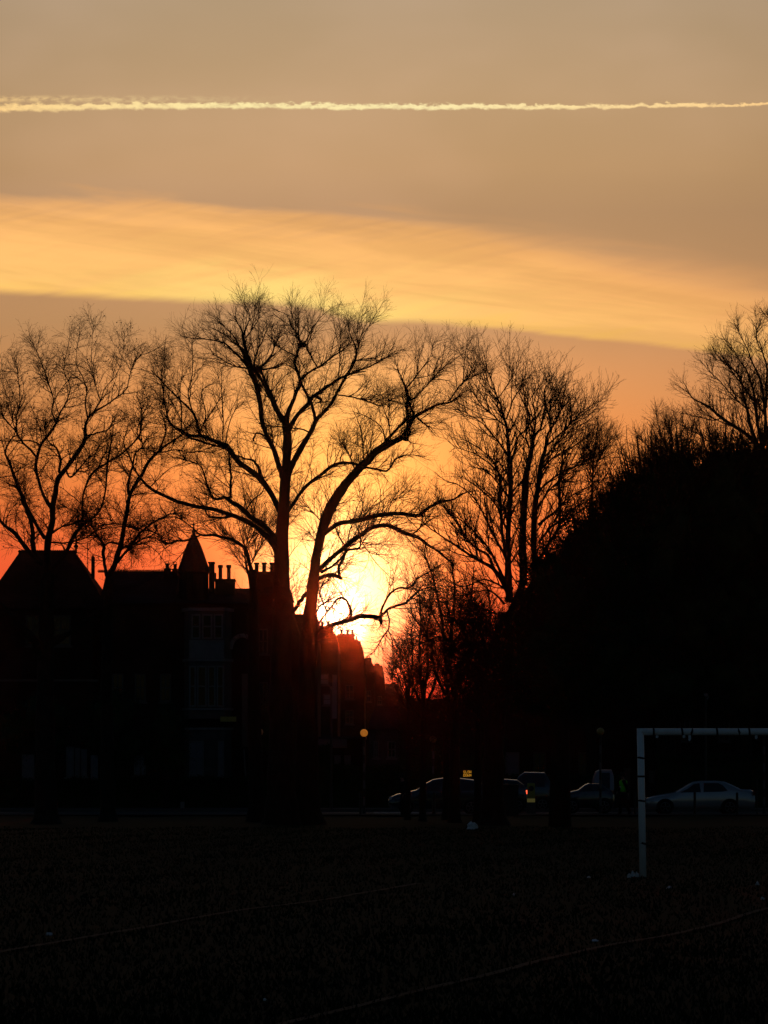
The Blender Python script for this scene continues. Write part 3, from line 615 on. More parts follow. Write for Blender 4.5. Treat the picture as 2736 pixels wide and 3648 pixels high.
D = [('P', 'trunk', [(1092, 2930, 88), (1095, 2500, 62), (1100, 2250, 48), (1104, 2180, 42), (1112, 2110, 38), (1122, 2030, 34), (1128, 1975, 28), (1141, 1912, 29), (1157, 1862, 33), (1176, 1815, 38), (1200, 1770, 32)]),
 ('3', 'limb', [(345, 1460, 66), (380, 1400, 60), (440, 1320, 52), (510, 1240, 48), (570, 1180, 46), (650, 1110, 42), (740, 1060, 38), (810, 1020, 32), (840, 960, 26), (880, 900, 24), (960, 850, 17), (1040, 810, 13), (1110, 800, 11), (1160, 770, 9), (1190, 745, 6)]),
 ('3', 'limb', [(345, 1500, 40), (318, 1475, 40), (312, 1490, 26)]),
 ('3', 'limb', [(810, 1030, 34), (830, 1045, 20), (840, 1020, 8)]),
 ('3', 'limb', [(650, 1110, 24), (700, 1040, 19), (760, 980, 16), (830, 910, 20), (870, 890, 14)]),
 ('3', 'limb', [(840, 950, 22), (830, 840, 17), (835, 760, 20), (820, 710, 17), (795, 640, 9), (765, 580, 5)]),
 ('3', 'limb', [(880, 890, 16), (855, 830, 14), (835, 780, 12)]),
 ('3', 'limb', [(830, 700, 11), (880, 640, 9), (940, 560, 6), (980, 500, 4), (1000, 440, 2)]),
 ('3', 'limb', [(850, 790, 10), (920, 730, 9), (1000, 640, 7), (1060, 580, 5), (1150, 480, 2)]),
 ('3', 'limb', [(1110, 790, 9), (1160, 710, 8), (1210, 660, 7), (1290, 620, 4), (1330, 600, 2)]),
 ('3', 'limb', [(1200, 660, 7), (1205, 540, 5), (1225, 400, 2)]),
 ('3', 'limb', [(900, 900, 14), (930, 930, 11), (972, 962, 9)]),
 ('3', 'limb', [(1000, 650, 5), (1060, 650, 5), (1110, 660, 3)]),
 ('3', 'limb', [(850, 860, 6), (800, 810, 5), (720, 790, 4), (680, 820, 3)]),
 ('3', 'limb', [(690, 1060, 9), (660, 960, 7), (560, 890, 5), (470, 860, 3)]),
 ('3', 'limb', [(545, 1190, 9), (540, 1100, 8), (530, 1000, 6), (500, 900, 4), (480, 870, 2)]),
 ('3', 'limb', [(540, 1100, 6), (490, 1070, 4), (450, 1050, 3)]),
 ('3', 'limb', [(720, 1040, 9), (710, 930, 7), (715, 800, 5)]),
 ('3', 'limb', [(270, 1670, 34), (320, 1630, 28), (400, 1590, 26), (520, 1575, 28), (640, 1540, 26), (760, 1530, 24), (900, 1540, 24), (960, 1500, 19), (1060, 1450, 19), (1120, 1440, 13), (1220, 1390, 9), (1300, 1380, 5)]),
 ('3', 'limb', [(900, 1535, 14), (935, 1545, 12), (930, 1555, 6)]),
 ('3', 'limb', [(240, 1910, 34), (280, 1870, 28), (340, 1815, 26), (430, 1740, 30), (520, 1670, 26), (610, 1620, 26), (690, 1605, 26), (760, 1630, 24), (830, 1665, 24), (910, 1690, 20), (970, 1740, 17), (1050, 1790, 14), (1140, 1870, 9)]),
 ('3', 'limb', [(860, 1670, 9), (930, 1610, 8), (1000, 1560, 5), (1050, 1540, 3)]),
 ('3', 'limb', [(235, 1960, 26), (300, 1940, 24), (350, 1935, 24), (390, 1952, 24), (405, 1960, 8)]),
 ('3', 'limb', [(385, 1945, 22), (380, 1880, 16), (405, 1840, 16), (430, 1780, 18), (480, 1760, 12), (520, 1750, 11), (525, 1690, 7), (515, 1650, 4)]),
 ('3', 'limb', [(265, 1915, 20), (330, 1880, 14), (400, 1820, 12), (430, 1770, 10)]),
 ('3', 'limb', [(425, 1745, 10), (390, 1690, 8), (365, 1640, 6), (350, 1560, 4)]),
 ('3', 'limb', [(440, 1730, 8), (450, 1650, 6), (480, 1580, 4)]),
 ('3', 'limb', [(275, 1590, 8), (220, 1530, 6), (150, 1440, 4), (120, 1370, 2)]),
 ('3', 'limb', [(520, 1690, 7), (560, 1760, 6), (610, 1795, 5), (720, 1800, 3)]),
 ('3', 'limb', [(510, 1570, 8), (540, 1480, 6), (520, 1400, 4)]),
 ('3', 'limb', [(700, 1530, 6), (740, 1440, 5), (840, 1420, 3)]),
 ('8', 'limb', [(600, 700, 34), (500, 590, 28), (560, 500, 26), (620, 430, 30), (660, 400, 20)][1:]),
 ('8', 'limb', [(615, 900, 30), (690, 740, 26), (770, 685, 26), (860, 662, 32), (940, 632, 36), (1010, 612, 34), (1090, 615, 34), (1150, 632, 36), (1156, 668, 20)]),
 ('8', 'limb', [(1148, 620, 20), (1165, 560, 17), (1200, 480, 15), (1240, 430, 15), (1290, 405, 13), (1370, 400, 13), (1420, 340, 11), (1500, 290, 8), (1600, 230, 5)]),
 ('8', 'limb', [(1155, 620, 22), (1210, 560, 18), (1290, 530, 18), (1340, 515, 16), (1380, 470, 13), (1450, 420, 9), (1540, 400, 6), (1659, 420, 4)]),
 ('8', 'limb', [(1200, 575, 12), (1215, 640, 11), (1210, 710, 11), (1170, 760, 10), (1120, 850, 8), (1080, 900, 6)]),
 ('8', 'limb', [(1210, 720, 8), (1235, 780, 6), (1245, 840, 4)]),
 ('8', 'limb', [(1370, 470, 9), (1420, 490, 7), (1500, 492, 4)]),
 ('8', 'limb', [(932, 630, 24), (930, 570, 19), (908, 505, 17), (870, 475, 17), (832, 485, 15), (800, 530, 12), (750, 590, 9), (690, 665, 8)]),
 ('8', 'limb', [(668, 610, 12), (700, 545, 11), (750, 505, 8), (775, 485, 4)]),
 ('8', 'limb', [(755, 580, 9), (722, 500, 9), (700, 440, 9), (720, 390, 6)])]
make_tree('lime_tree', 'leafless tree leaning right across the sun, with a hooked low branch', 122.5, D, dict(LIME, n1=470, nt=90, n2=4600, n3=8500), 14, .42, 1.12)
Jt = [('P', 'trunk', [(915, 2925, 60), (905, 2500, 44), (900, 2200, 36), (902, 2100, 30), (896, 2030, 32)]),
 ('2', 'limb', [(732, 1915, 30), (712, 1830, 26), (690, 1765, 24), (640, 1720, 24), (560, 1690, 20), (480, 1670, 18), (390, 1665, 15), (350, 1630, 9), (270, 1570, 8), (200, 1550, 8), (100, 1580, 5), (0, 1620, 4)]),
 ('2', 'limb', [(400, 1668, 12), (310, 1705, 13), (240, 1710, 13), (160, 1725, 14), (130, 1680, 12), (80, 1650, 9), (0, 1630, 8), (-90, 1600, 5)]),
 ('2', 'limb', [(740, 2050, 16), (700, 1900, 11), (690, 1780, 8), (715, 1640, 6), (750, 1500, 4), (700, 1400, 3)]),
 ('2', 'limb', [(690, 1770, 10), (740, 1680, 7), (800, 1640, 5), (900, 1590, 3)]),
 ('2', 'limb', [(720, 1880, 9), (790, 1740, 6), (840, 1680, 3)])]
make_tree('bare_tree', 'low leafless tree arching left behind the turret, beside the tall trunk', 128, Jt, dict(LIME, n1=150, nt=30, n2=1500, n3=3000, ntr=6), 15, .4)

E = [('P', 'trunk', [(1757, 2942, 92), (1757, 2700, 72), (1768, 2500, 80), (1790, 2300, 72), (1800, 2180, 56)]),
 ('4', 'limb', [(430, 2300, 60), (428, 2100, 52), (425, 1950, 42), (425, 1800, 38), (430, 1650, 36), (440, 1500, 36), (440, 1350, 42), (430, 1250, 32), (425, 1150, 26), (410, 1000, 22), (385, 920, 19), (370, 820, 13), (340, 740, 11), (320, 640, 8), (290, 560, 6), (250, 450, 4), (240, 390, 3)]),
 ('4', 'limb', [(410, 950, 14), (440, 850, 11), (460, 770, 9), (510, 670, 7), (540, 560, 5), (555, 430, 3)]),
 ('4', 'limb', [(445, 1310, 16), (480, 1180, 14), (500, 1100, 12), (560, 1030, 10), (560, 900, 8), (540, 760, 6), (530, 640, 3)]),
 ('4', 'limb', [(350, 760, 8), (420, 640, 6), (450, 560, 4), (450, 450, 2)]),
 ('4', 'limb', [(340, 760, 8), (280, 680, 6), (230, 560, 4), (200, 430, 2)]),
 ('4', 'limb', [(400, 2450, 60), (480, 2300, 56), (530, 2150, 56), (530, 2000, 54), (530, 1800, 48), (540, 1600, 54), (550, 1420, 48), (580, 1280, 38), (600, 1180, 32), (610, 1100, 26), (650, 1050, 15), (670, 950, 13), (690, 820, 11), (680, 700, 7), (700, 600, 5), (680, 520, 3)]),
 ('4', 'limb', [(605, 1110, 18), (620, 980, 14), (610, 860, 10), (600, 740, 7), (650, 640, 5), (640, 550, 3)]),
 ('4', 'limb', [(575, 1200, 14), (550, 1100, 10), (580, 960, 8), (560, 820, 5), (560, 680, 3)]),
 ('4', 'limb', [(420, 2420, 50), (560, 2250, 48), (615, 2100, 48), (610, 1900, 46), (610, 1700, 42), (640, 1480, 38), (660, 1350, 34), (690, 1200, 26), (700, 1100, 20), (750, 1000, 14), (800, 880, 10), (820, 760, 7), (840, 640, 3)]),
 ('4', 'limb', [(700, 1180, 14), (790, 1090, 11), (880, 980, 8), (960, 880, 6), (1060, 790, 3)]),
 ('4', 'limb', [(690, 1210, 11), (730, 1050, 9), (720, 900, 7), (730, 740, 4), (720, 580, 2)]),
 ('4', 'limb', [(410, 2000, 28), (375, 1750, 22), (365, 1560, 24), (360, 1400, 18), (310, 1290, 11), (200, 1190, 7), (90, 1130, 4)]),
 ('4', 'limb', [(425, 1260, 14), (350, 1150, 11), (250, 1000, 8), (130, 900, 5), (60, 860, 3)]),
 ('4', 'limb', [(400, 1010, 11), (300, 900, 8), (220, 800, 6), (180, 700, 3)]),
 ('4', 'limb', [(440, 1480, 14), (340, 1360, 10), (220, 1260, 8), (60, 1200, 5), (0, 1230, 3)]),
 ('7', 'limb', [(1420, 700, 60), (1330, 520, 54), (1250, 400, 46), (1150, 330, 38), (1040, 270, 32), (900, 180, 27), (780, 100, 22), (640, 10, 16), (520, -80, 11), (430, -150, 7)]),
 ('7', 'limb', [(1240, 390, 34), (1180, 240, 27), (1060, 170, 28), (980, 90, 26), (900, 0, 21), (820, -140, 18), (720, -260, 14), (600, -420, 9)]),
 ('7', 'limb', [(1430, 660, 26), (1300, 560, 22), (1150, 500, 18), (1080, 510, 15), (960, 560, 12), (820, 580, 9), (660, 560, 6)]),
 ('7', 'limb', [(1330, 1210, 26), (1180, 1200, 22), (1000, 1192, 20), (850, 1190, 20), (760, 1150, 20), (640, 1108, 18), (540, 1150, 15), (420, 1200, 12), (330, 1200, 8)]),
 ('7', 'limb', [(1320, 900, 22), (1150, 820, 18), (980, 760, 14), (850, 800, 11), (700, 900, 7)]),
 ('7', 'limb', [(640, 1115, 11), (560, 1060, 9), (440, 1040, 6), (360, 1060, 4)]),
 ('4', 'limb', [(400, 2150, 26), (300, 1950, 17), (180, 1800, 12), (60, 1700, 8), (-40, 1660, 5)]),
 ('4', 'limb', [(410, 2000, 20), (270, 1720, 14), (180, 1560, 10), (60, 1460, 7), (-20, 1440, 4)]),
 ('4', 'limb', [(420, 1800, 18), (330, 1600, 13), (230, 1500, 9), (90, 1400, 5)]),
 ('4', 'limb', [(430, 1560, 16), (350, 1450, 12), (260, 1360, 8), (140, 1330, 5)]),
 ('4', 'limb', [(620, 1650, 18), (720, 1500, 13), (820, 1400, 9), (900, 1250, 6), (960, 1120, 3)]),
 ('4', 'limb', [(690, 1260, 13), (780, 1150, 10), (850, 1020, 7), (880, 880, 4)]),
 ('7', 'limb', [(1350, 760, 26), (1200, 620, 18), (1000, 640, 13), (820, 700, 9), (640, 760, 5)]),
 ('7', 'limb', [(1330, 1000, 24), (1150, 960, 18), (960, 900, 13), (760, 960, 10), (600, 1060, 6)]),
 ('7', 'limb', [(1330, 1400, 22), (1100, 1360, 16), (900, 1380, 12), (700, 1300, 8), (520, 1340, 4)]),
 ('4', 'limb', [(640, 1750, 22), (760, 1650, 17), (850, 1560, 11), (950, 1500, 8), (1040, 1460, 5)]),
 ('4', 'limb', [(640, 2000, 24), (720, 1880, 22), (785, 1760, 20), (795, 1650, 19), (790, 1450, 15), (810, 1300, 9), (830, 1150, 5)]),
 ('4', 'limb', [(660, 1350, 14), (760, 1260, 11), (900, 1180, 7), (1000, 1080, 4)]),
 ('4', 'limb', [(645, 1500, 16), (780, 1390, 13), (900, 1330, 9), (1050, 1290, 6), (1200, 1220, 3)]),
 ('4', 'limb', [(640, 1880, 18), (740, 1760, 14), (860, 1700, 11), (960, 1640, 7), (1080, 1560, 4)])]
make_tree('ash_tree', 'leafless tree with an upright oval crown of parallel stems, right of the sun', 119.5, squeeze(E, '4', 1150, .79), dict(ASH, n1=640, nt=60, n2=5000, n3=8200), 16, .40)
E2 = [('P', 'trunk', [(2106, 2925, 40), (2106, 2400, 30), (2107, 1900, 22), (2108, 1800, 16)]),
 ('4', 'limb', [(1020, 1620, 18), (1025, 1500, 15), (1035, 1300, 11), (1050, 1150, 6), (1070, 1000, 3)]),
 ('4', 'limb', [(1030, 1420, 9), (980, 1330, 7), (960, 1200, 4)]),
 ('4', 'limb', [(1035, 1350, 8), (1100, 1240, 6), (1160, 1130, 3)]),
 ('4', 'limb', [(1025, 1500, 9), (1120, 1400, 6), (1190, 1260, 3)])]
make_tree('bare_tree', 'slim leafless sapling rising between the oval crown and the dark evergreens', 174, E2, dict(ASH, n1=70, nt=30, n2=900, n3=2200, ntr=16, ttr=(.8, 1)), 17, .3)
Fr = [('P', 'trunk', [(2716, 2925, 110), (2716, 2500, 90), (2712, 2100, 70), (2712, 1700, 40), (2712, 1600, 28)]),
 ('5', 'limb', [(1275, 1360, 44), (1210, 1260, 34), (1150, 1200, 30), (1050, 1140, 28), (960, 1080, 24), (880, 1010, 20), (800, 960, 14), (730, 920, 10), (690, 850, 6), (655, 790, 3)]),
 ('5', 'limb', [(1265, 1340, 36), (1225, 1250, 30), (1190, 1140, 28), (1160, 1000, 24), (1130, 900, 19), (1110, 770, 14), (1010, 640, 10), (930, 600, 6), (870, 540, 3)]),
 ('5', 'limb', [(1280, 1320, 32), (1260, 1200, 28), (1240, 1100, 25), (1225, 950, 20), (1200, 820, 16), (1150, 680, 12), (1100, 600, 9), (1020, 450, 6), (940, 400, 3)]),
 ('5', 'limb', [(1300, 1300, 30), (1310, 1100, 26), (1290, 900, 22), (1260, 760, 17), (1210, 640, 12), (1170, 520, 8), (1110, 380, 6), (1075, 280, 3)]),
 ('5', 'limb', [(1310, 1000, 22), (1320, 700, 17), (1290, 560, 12), (1240, 420, 8), (1230, 200, 3)]),
 ('5', 'limb', [(1300, 1250, 30), (1380, 1000, 26), (1400, 700, 20), (1380, 450, 12), (1340, 250, 6), (1290, 130, 3)]),
 ('5', 'limb', [(1310, 1250, 30), (1480, 1050, 24), (1600, 800, 16), (1680, 500, 8), (1700, 300, 3)]),
 ('5', 'limb', [(1230, 1270, 16), (1080, 1300, 12), (900, 1280, 9), (780, 1210, 7), (660, 1150, 5), (590, 1080, 3)]),
 ('5', 'limb', [(1160, 1010, 12), (1040, 900, 9), (940, 780, 7), (860, 700, 5), (820, 640, 3)]),
 ('5', 'limb', [(1220, 950, 12), (1080, 760, 9), (1000, 640, 6), (960, 560, 3)]),
 ('5', 'limb', [(960, 1080, 10), (900, 1100, 8), (800, 1080, 6), (700, 1060, 3)])]
make_tree('ash_tree', 'large leafless tree cut by the right edge of the view, above the evergreens', 179.5, squeeze(Fr, '5', 800, .88), dict(ASH, n1=270, nt=50, ntr=0, n2=3000, n3=5200), 18, .35)
G0 = [('P', 'trunk', [(2400, 2925, 50), (2400, 2300, 40), (2402, 1750, 26), (2402, 1660, 20)]),
 ('5', 'limb', [(590, 1480, 20), (575, 1330, 15), (565, 1220, 9), (540, 1110, 4)]),
 ('5', 'limb', [(590, 1420, 12), (500, 1250, 9), (470, 1150, 6), (445, 1050, 3)]),
 ('5', 'limb', [(560, 1500, 14), (430, 1380, 11), (390, 1310, 8), (300, 1230, 3)]),
 ('5', 'limb', [(560, 1520, 14), (300, 1470, 10), (220, 1400, 6), (190, 1430, 3)]),
 ('5', 'limb', [(600, 1480, 12), (680, 1350, 9), (720, 1240, 6), (760, 1150, 3)]),
 ('5', 'limb', [(600, 1500, 12), (760, 1400, 10), (860, 1330, 6), (960, 1300, 3)])]
make_tree('bare_tree', 'leafless tree whose thin tips just clear the evergreens, left of the right edge tree', 177, G0, dict(ASH, n1=120, nt=26, ntr=8, ttr=(.94, 1), L1=(.8, 2.0), Lt=(.4, .9), n2=1500, n3=3400), 19, .3)

# thicket of young trees below the low sun glow
THK = dict(ASH, n1=120, nt=20, ntr=40, ttr=(.45, 1), a1=(42, 18), L1=(.8, 2.0), j1=.14, c1=.04, n2=1700, n3=3800, r1=(.010, .022), r2=(.0068, .0105), r3=(.0046, .0066), rt=.0038, L2=(.3, .9), Lt=(.6, 1.3))
def thicket(label, xb, stems, seed, Yt, k=1.0, w0=26):
    L = [('P', 'trunk', [(xb, 2915, w0), (xb + 2, 2700, w0 * .8), (xb + 3, 2520, w0 * .62), (xb + 4, 2420, w0 * .5)])]
    for s_ in stems: L.append(('P', 'limb', s_))
    sp = dict(THK); 
    for q in ('n1', 'n2', 'n3', 'ntr', 'nt'): sp[q] = int(sp[q] * k)
    make_tree('thicket_tree', label, Yt, L, sp, seed, .35, 1.0, 'bark', group='young bare trees in the thicket right of the sun')
thicket('leafless young tree of many upright stems, leftmost in the thicket right of the sun', 1506, [
    [(1508, 2500, 14), (1498, 2400, 11), (1494, 2300, 8), (1500, 2200, 5), (1492, 2120, 3)],
    [(1510, 2480, 12), (1524, 2380, 9), (1520, 2260, 7), (1540, 2150, 4), (1546, 2040, 2)],
    [(1506, 2520, 12), (1470, 2440, 9), (1456, 2380, 7), (1440, 2320, 4)],
    [(1508, 2540, 12), (1546, 2440, 9), (1570, 2340, 6), (1580, 2250, 3)],
    [(1504, 2560, 10), (1450, 2490, 7), (1424, 2430, 5), (1410, 2380, 3)]], 31, 127, .8)
thicket('leafless young tree with crossing stems behind the estate car, middle of the thicket', 1618, [
    [(1620, 2500, 22), (1640, 2380, 16), (1672, 2250, 11), (1680, 2150, 7)],
    [(1618, 2480, 18), (1600, 2360, 14), (1610, 2240, 9), (1590, 2140, 5)],
    [(1622, 2440, 14), (1660, 2320, 10), (1640, 2210, 6), (1650, 2120, 3)],
    [(1616, 2520, 16), (1560, 2420, 12), (1540, 2330, 8), (1550, 2240, 4)],
    [(1624, 2540, 16), (1690, 2440, 12), (1720, 2330, 8), (1716, 2200, 4)]], 32, 125, 1.0, 44)
thicket('leafless ivy hung young tree close against the oval crowned tree, right of the thicket', 1700, [
    [(1702, 2500, 18), (1714, 2380, 14), (1700, 2260, 9), (1720, 2150, 5)],
    [(1702, 2480, 16), (1680, 2360, 12), (1660, 2270, 8), (1630, 2210, 4)],
    [(1704, 2440, 14), (1740, 2330, 10), (1748, 2200, 6), (1740, 2100, 3)],
    [(1700, 2540, 14), (1640, 2450, 10), (1600, 2390, 6)]], 33, 129, .9, 30)

thicket('low leafless bush of fine upright twigs, between the far roofs and the thicket trees', 1452, [
    [(1454, 2520, 9), (1446, 2450, 7), (1432, 2380, 4), (1424, 2320, 2)],
    [(1455, 2520, 9), (1462, 2430, 7), (1470, 2330, 5), (1466, 2240, 3)],
    [(1454, 2530, 8), (1430, 2490, 6), (1404, 2440, 4), (1396, 2400, 2)],
    [(1456, 2510, 8), (1486, 2420, 6), (1500, 2320, 3)]], 34, 133, .7, 20)
thicket('taller leafless tree of fine arching twigs, rising between the hooked branch and the oval crown', 1590, [
    [(1592, 2400, 16), (1580, 2250, 12), (1560, 2130, 8), (1530, 2020, 5), (1500, 1950, 2)],
    [(1594, 2380, 14), (1610, 2220, 11), (1620, 2100, 8), (1606, 1990, 4)],
    [(1592, 2420, 12), (1540, 2310, 9), (1490, 2220, 6), (1450, 2170, 3)],
    [(1596, 2360, 12), (1650, 2230, 9), (1680, 2120, 6), (1690, 2010, 3)],
    [(1582, 2260, 9), (1530, 2170, 6), (1480, 2100, 4), (1440, 2070, 2)]], 35, 132, .8, 30)
# leafy evergreens
def leaf_crown(mb_name, blobs, n, size, parent, core=.80, m='leaf'):
    """blobs: (x, y, z, rx, ry, rz) -- a lumpy core and a shell of single leaves"""
    Vs, Fs, off = [], [], 0
    for (cx, cy, cz, rx, ry, rz) in blobs:
        nu, nv = 28, 16
        th_ = np.linspace(0, 2 * np.pi, nu, endpoint=False)[None]; ph = np.linspace(0.02, np.pi - .02, nv)[:, None]
        d = np.stack([np.sin(ph) * np.cos(th_), np.sin(ph) * np.sin(th_), np.cos(ph) + 0 * th_], -1)
        a = rng.uniform(0, 6, 6)
        bump = .97 + .13 * np.sin(3 * th_ + 2 * ph * 2 + a[0]) + .08 * np.sin(5 * th_ - 4 * ph + a[1]) + .05 * np.sin(9 * th_ + 7 * ph + a[2])
        q = d * (core * bump)[..., None] * np.array([rx, ry, rz]) + np.array([cx, cy, cz])
        Vs.append(q.reshape(-1, 3)); i0 = (np.arange(nv - 1)[:, None] * nu + np.arange(nu)[None]).ravel(); j0 = (np.arange(nv - 1)[:, None] * nu + (np.arange(nu)[None] + 1) % nu).ravel()
        Fs.append(np.stack([i0, j0, j0 + nu, i0 + nu], 1) + off); off += nu * nv
    tot = sum(b[3] * b[5] for b in blobs)
    for (cx, cy, cz, rx, ry, rz) in blobs:
        k = int(n * rx * rz / tot)
        # clumps on the surface, then leaves about each clump
        nc = max(20, k // 60); dd = norm(rng.normal(size=(nc, 3))); rr = rng.uniform(.74, 1.05, (nc, 1)) + .16 * rng.random((nc, 1)) ** 4
        cc = dd * rr * np.array([rx, ry, rz]) + np.array([cx, cy, cz]); cs = rng.uniform(.12, .42, nc)
        id_ = rng.integers(0, nc, k); p = cc[id_] + rng.normal(size=(k, 3)) * cs[id_][:, None] * .6
        a1 = norm(rng.normal(size=(k, 3))); a2 = norm(np.cross(a1, rng.normal(size=(k, 3))))
        s1 = (rng.uniform(.6, 1.3, (k, 1)) * size); s2 = s1 * .45
        q = np.stack([p - a1 * s1, p + a2 * s2, p + a1 * s1, p - a2 * s2], 1).reshape(-1, 3)
        Vs.append(q); Fs.append(np.arange(4 * k).reshape(-1, 4) + off); off += 4 * k
    return np_obj(mb_name, np.concatenate(Vs), np.concatenate(Fs), m, parent)
def evergreen(label, Yt, xb, wb, blobs_px, n, seed, size=.055, name='evergreen_tree', group=None, base_py=None, twigs=True, core=.80):
    """blobs_px: (px, py, rx_px, rz_px, dy)"""
    global rng; rng = np.random.default_rng(seed)
    s = Yt / F
    t = thing(name, label, 'tree', (X(xb, Yt), Yt, 0), group)
    bl = [(X(a, Yt + e), Yt + e, Z(b, Yt + e), c * s, c * s * .8, d_ * s) for a, b, c, d_, e in blobs_px]
    low_z = min(b[2] for b in bl); P = [(X(xb, Yt), Yt, -.08), (X(xb + 3, Yt), Yt, low_z * .5), (X(xb, Yt), Yt, low_z + .4)]
    r = wb * s / 2; mb = MB(); mb.tube(P, [r * 1.25, r, r * .8], 10)
    for b in bl: mb.tube([P[2], ((P[2][0] + b[0]) / 2 + .1, (P[2][1] + b[1]) / 2, (P[2][2] + b[2]) / 2 + .2), b[:3]], [r * .6, r * .42, r * .2], 6)
    mb.build('trunk', 'bark', t, True)
    leaf_crown('crown', bl, n, size, t, core)
    if twigs:
        segs = []
        for b in bl:
            k = int(70 * b[3]); k = int(k * 2.6); dd = norm(rng.normal(size=(k, 3)) * np.array([1, .6, 1]) + np.array([0, 0, .7])); ext = .82 + .55 * rng.random((k, 1)) ** 1.8
            segs.append(np.stack([np.array(b[:3]) + dd * np.array(b[3:]) * ext * f for f in (.55, .8, .95, 1.06)], 1))
        S = np.concatenate(segs); S += rng.normal(size=S.shape) * .05
        kk = 1.7 * Yt / 125; Rr = np.tile(np.array([.016, .012, .008, .005]) * kk, (len(S), 1))
        c2, r2, _ = spawn(S, Rr, np.ones(len(S)), len(S) * 6, (.4, 1), (38, 12), (.25, .8), 4, .12, .05, .1, (.006 * kk, .009 * kk), .0045)
        v1, f1 = tubes(S, Rr, 3); v2, f2 = tubes(c2, r2, 3)
        np_obj('twigs', np.concatenate([v1, v2]), np.concatenate([f1, f2 + len(v1)]), 'twig', t)
    return t
evergreen('dense black evergreen on a stout trunk, leftmost of the dark mass at right', 115.5, 1994, 66,
    [(1990, 2170, 150, 215, 0), (2120, 2095, 180, 265, 1), (1930, 2350, 140, 190, -.5), (2060, 2380, 190, 170, .5), (2180, 2300, 170, 190, 0), (1880, 2420, 110, 110, .6), (1876, 2275, 80, 120, .3), (1840, 2330, 70, 110, .2), (2200, 1990, 120, 260, 1.4)], 60000, 41)
evergreen('broad black evergreen above the goal corner, middle of the dark mass at right', 174, 2370, 70,
    [(2310, 1970, 190, 330, 0), (2430, 1900, 180, 310, 1), (2260, 2250, 190, 220, 0), (2440, 2200, 200, 260, .5), (2350, 2440, 200, 140, 0), (2240, 1930, 100, 200, .7), (2380, 1790, 90, 150, .3)], 60000, 42)
evergreen('black evergreen filling the right edge over the silver saloon', 175, 2640, 70,
    [(2580, 1880, 190, 300, 0), (2720, 1870, 170, 300, 1), (2640, 1760, 90, 150, .4), (2560, 2180, 190, 240, 0), (2700, 2180, 190, 260, .5), (2600, 2430, 200, 150, 0), (2750, 2420, 180, 160, .4)], 60000, 43)
# ivy clumps in the thicket, an evergreen shrub-tree of its own
evergreen('loose evergreen shrub tree with gappy leaves, in the thicket beside the oval crowned tree', 123, 1740, 30,
    [(1690, 2210, 44, 52, 0), (1720, 2290, 60, 60, .4), (1640, 2330, 50, 50, 0), (1740, 2410, 70, 80, .4), (1650, 2460, 60, 60, .8)], 3800, 44, .035, core=.22)

# nests in the tallest tree
def nest(label, px, py, w, Yt, seed):
    rs = np.random.default_rng(seed); c = np.array(W(px, py, Yt)); s = w / F * Yt
    k = 240; p = c + rs.normal(size=(k, 3)) * s * np.array([.28, .28, .2]); d = norm(rs.normal(size=(k, 3)) * np.array([1, 1, .35])) * s * .35
    P = np.stack([p - d, p, p + d], 1); V, Fq = tubes(P, np.full((k, 3), .008), 3)
    o = np_obj('bird_nest', V, Fq, 'twig'); tag(o, label, 'nest')
nest('round twig nest high in the tallest bare crown, upper right fork', 1077, 1228, 26, 121.3, 5)
nest('wide ragged twig nest where the left upper limb splits', 912, 1318, 34, 121.3, 6)

# ------------------------------------------------------------------ houses
def PW(poly, Yp): return [(X(a, Yp), Z(b, Yp)) for a, b in poly]
def px_box(mb, x0, x1, y0, y1, Yf, d0=0.0, d1=1.0):
    """box whose front stands at Yf+d0 and spans photograph pixels measured at Yf"""
    return mb.box(X(x0, Yf), X(x1, Yf), Yf + d0, Yf + d1, Z(y1, Yf), Z(y0, Yf))
def chimney(parent, x0, x1, ytop, ybot, Yf, dep, pots, pot_top, m='stock', cap=3):
    """stack with corbelled head; pots: centre px list; a part of the house with pots as sub-parts"""
    s = Yf / F; mb = MB()
    px_box(mb, x0, x1, ytop + cap * 2, ybot, Yf, 0, dep)
    px_box(mb, x0 - cap, x1 + cap, ytop + cap, ytop + cap * 2.6, Yf, -.06, dep + .06)
    px_box(mb, x0 - cap * .4, x1 + cap * .4, ytop, ytop + cap, Yf, -.02, dep + .02)
    st = mb.build('chimney', m, parent)
    for (pc, pw) in pots:
        r = pw * s / 2; z0 = Z(ytop, Yf); z1 = Z(pot_top, Yf); h = z1 - z0
        p = MB().lathe([(r * .8, -.02), (r * .78, h * .7), (r * .82, h * .78), (r * 1.08, h * .82), (r * 1.08, h * .93), (r * .9, h), (r * .5, h)], (X(pc, Yf), Yf + dep / 2, z0), 10)
        me = p.build('chimney_pot', 'pot', parent); me.parent = st
    return st
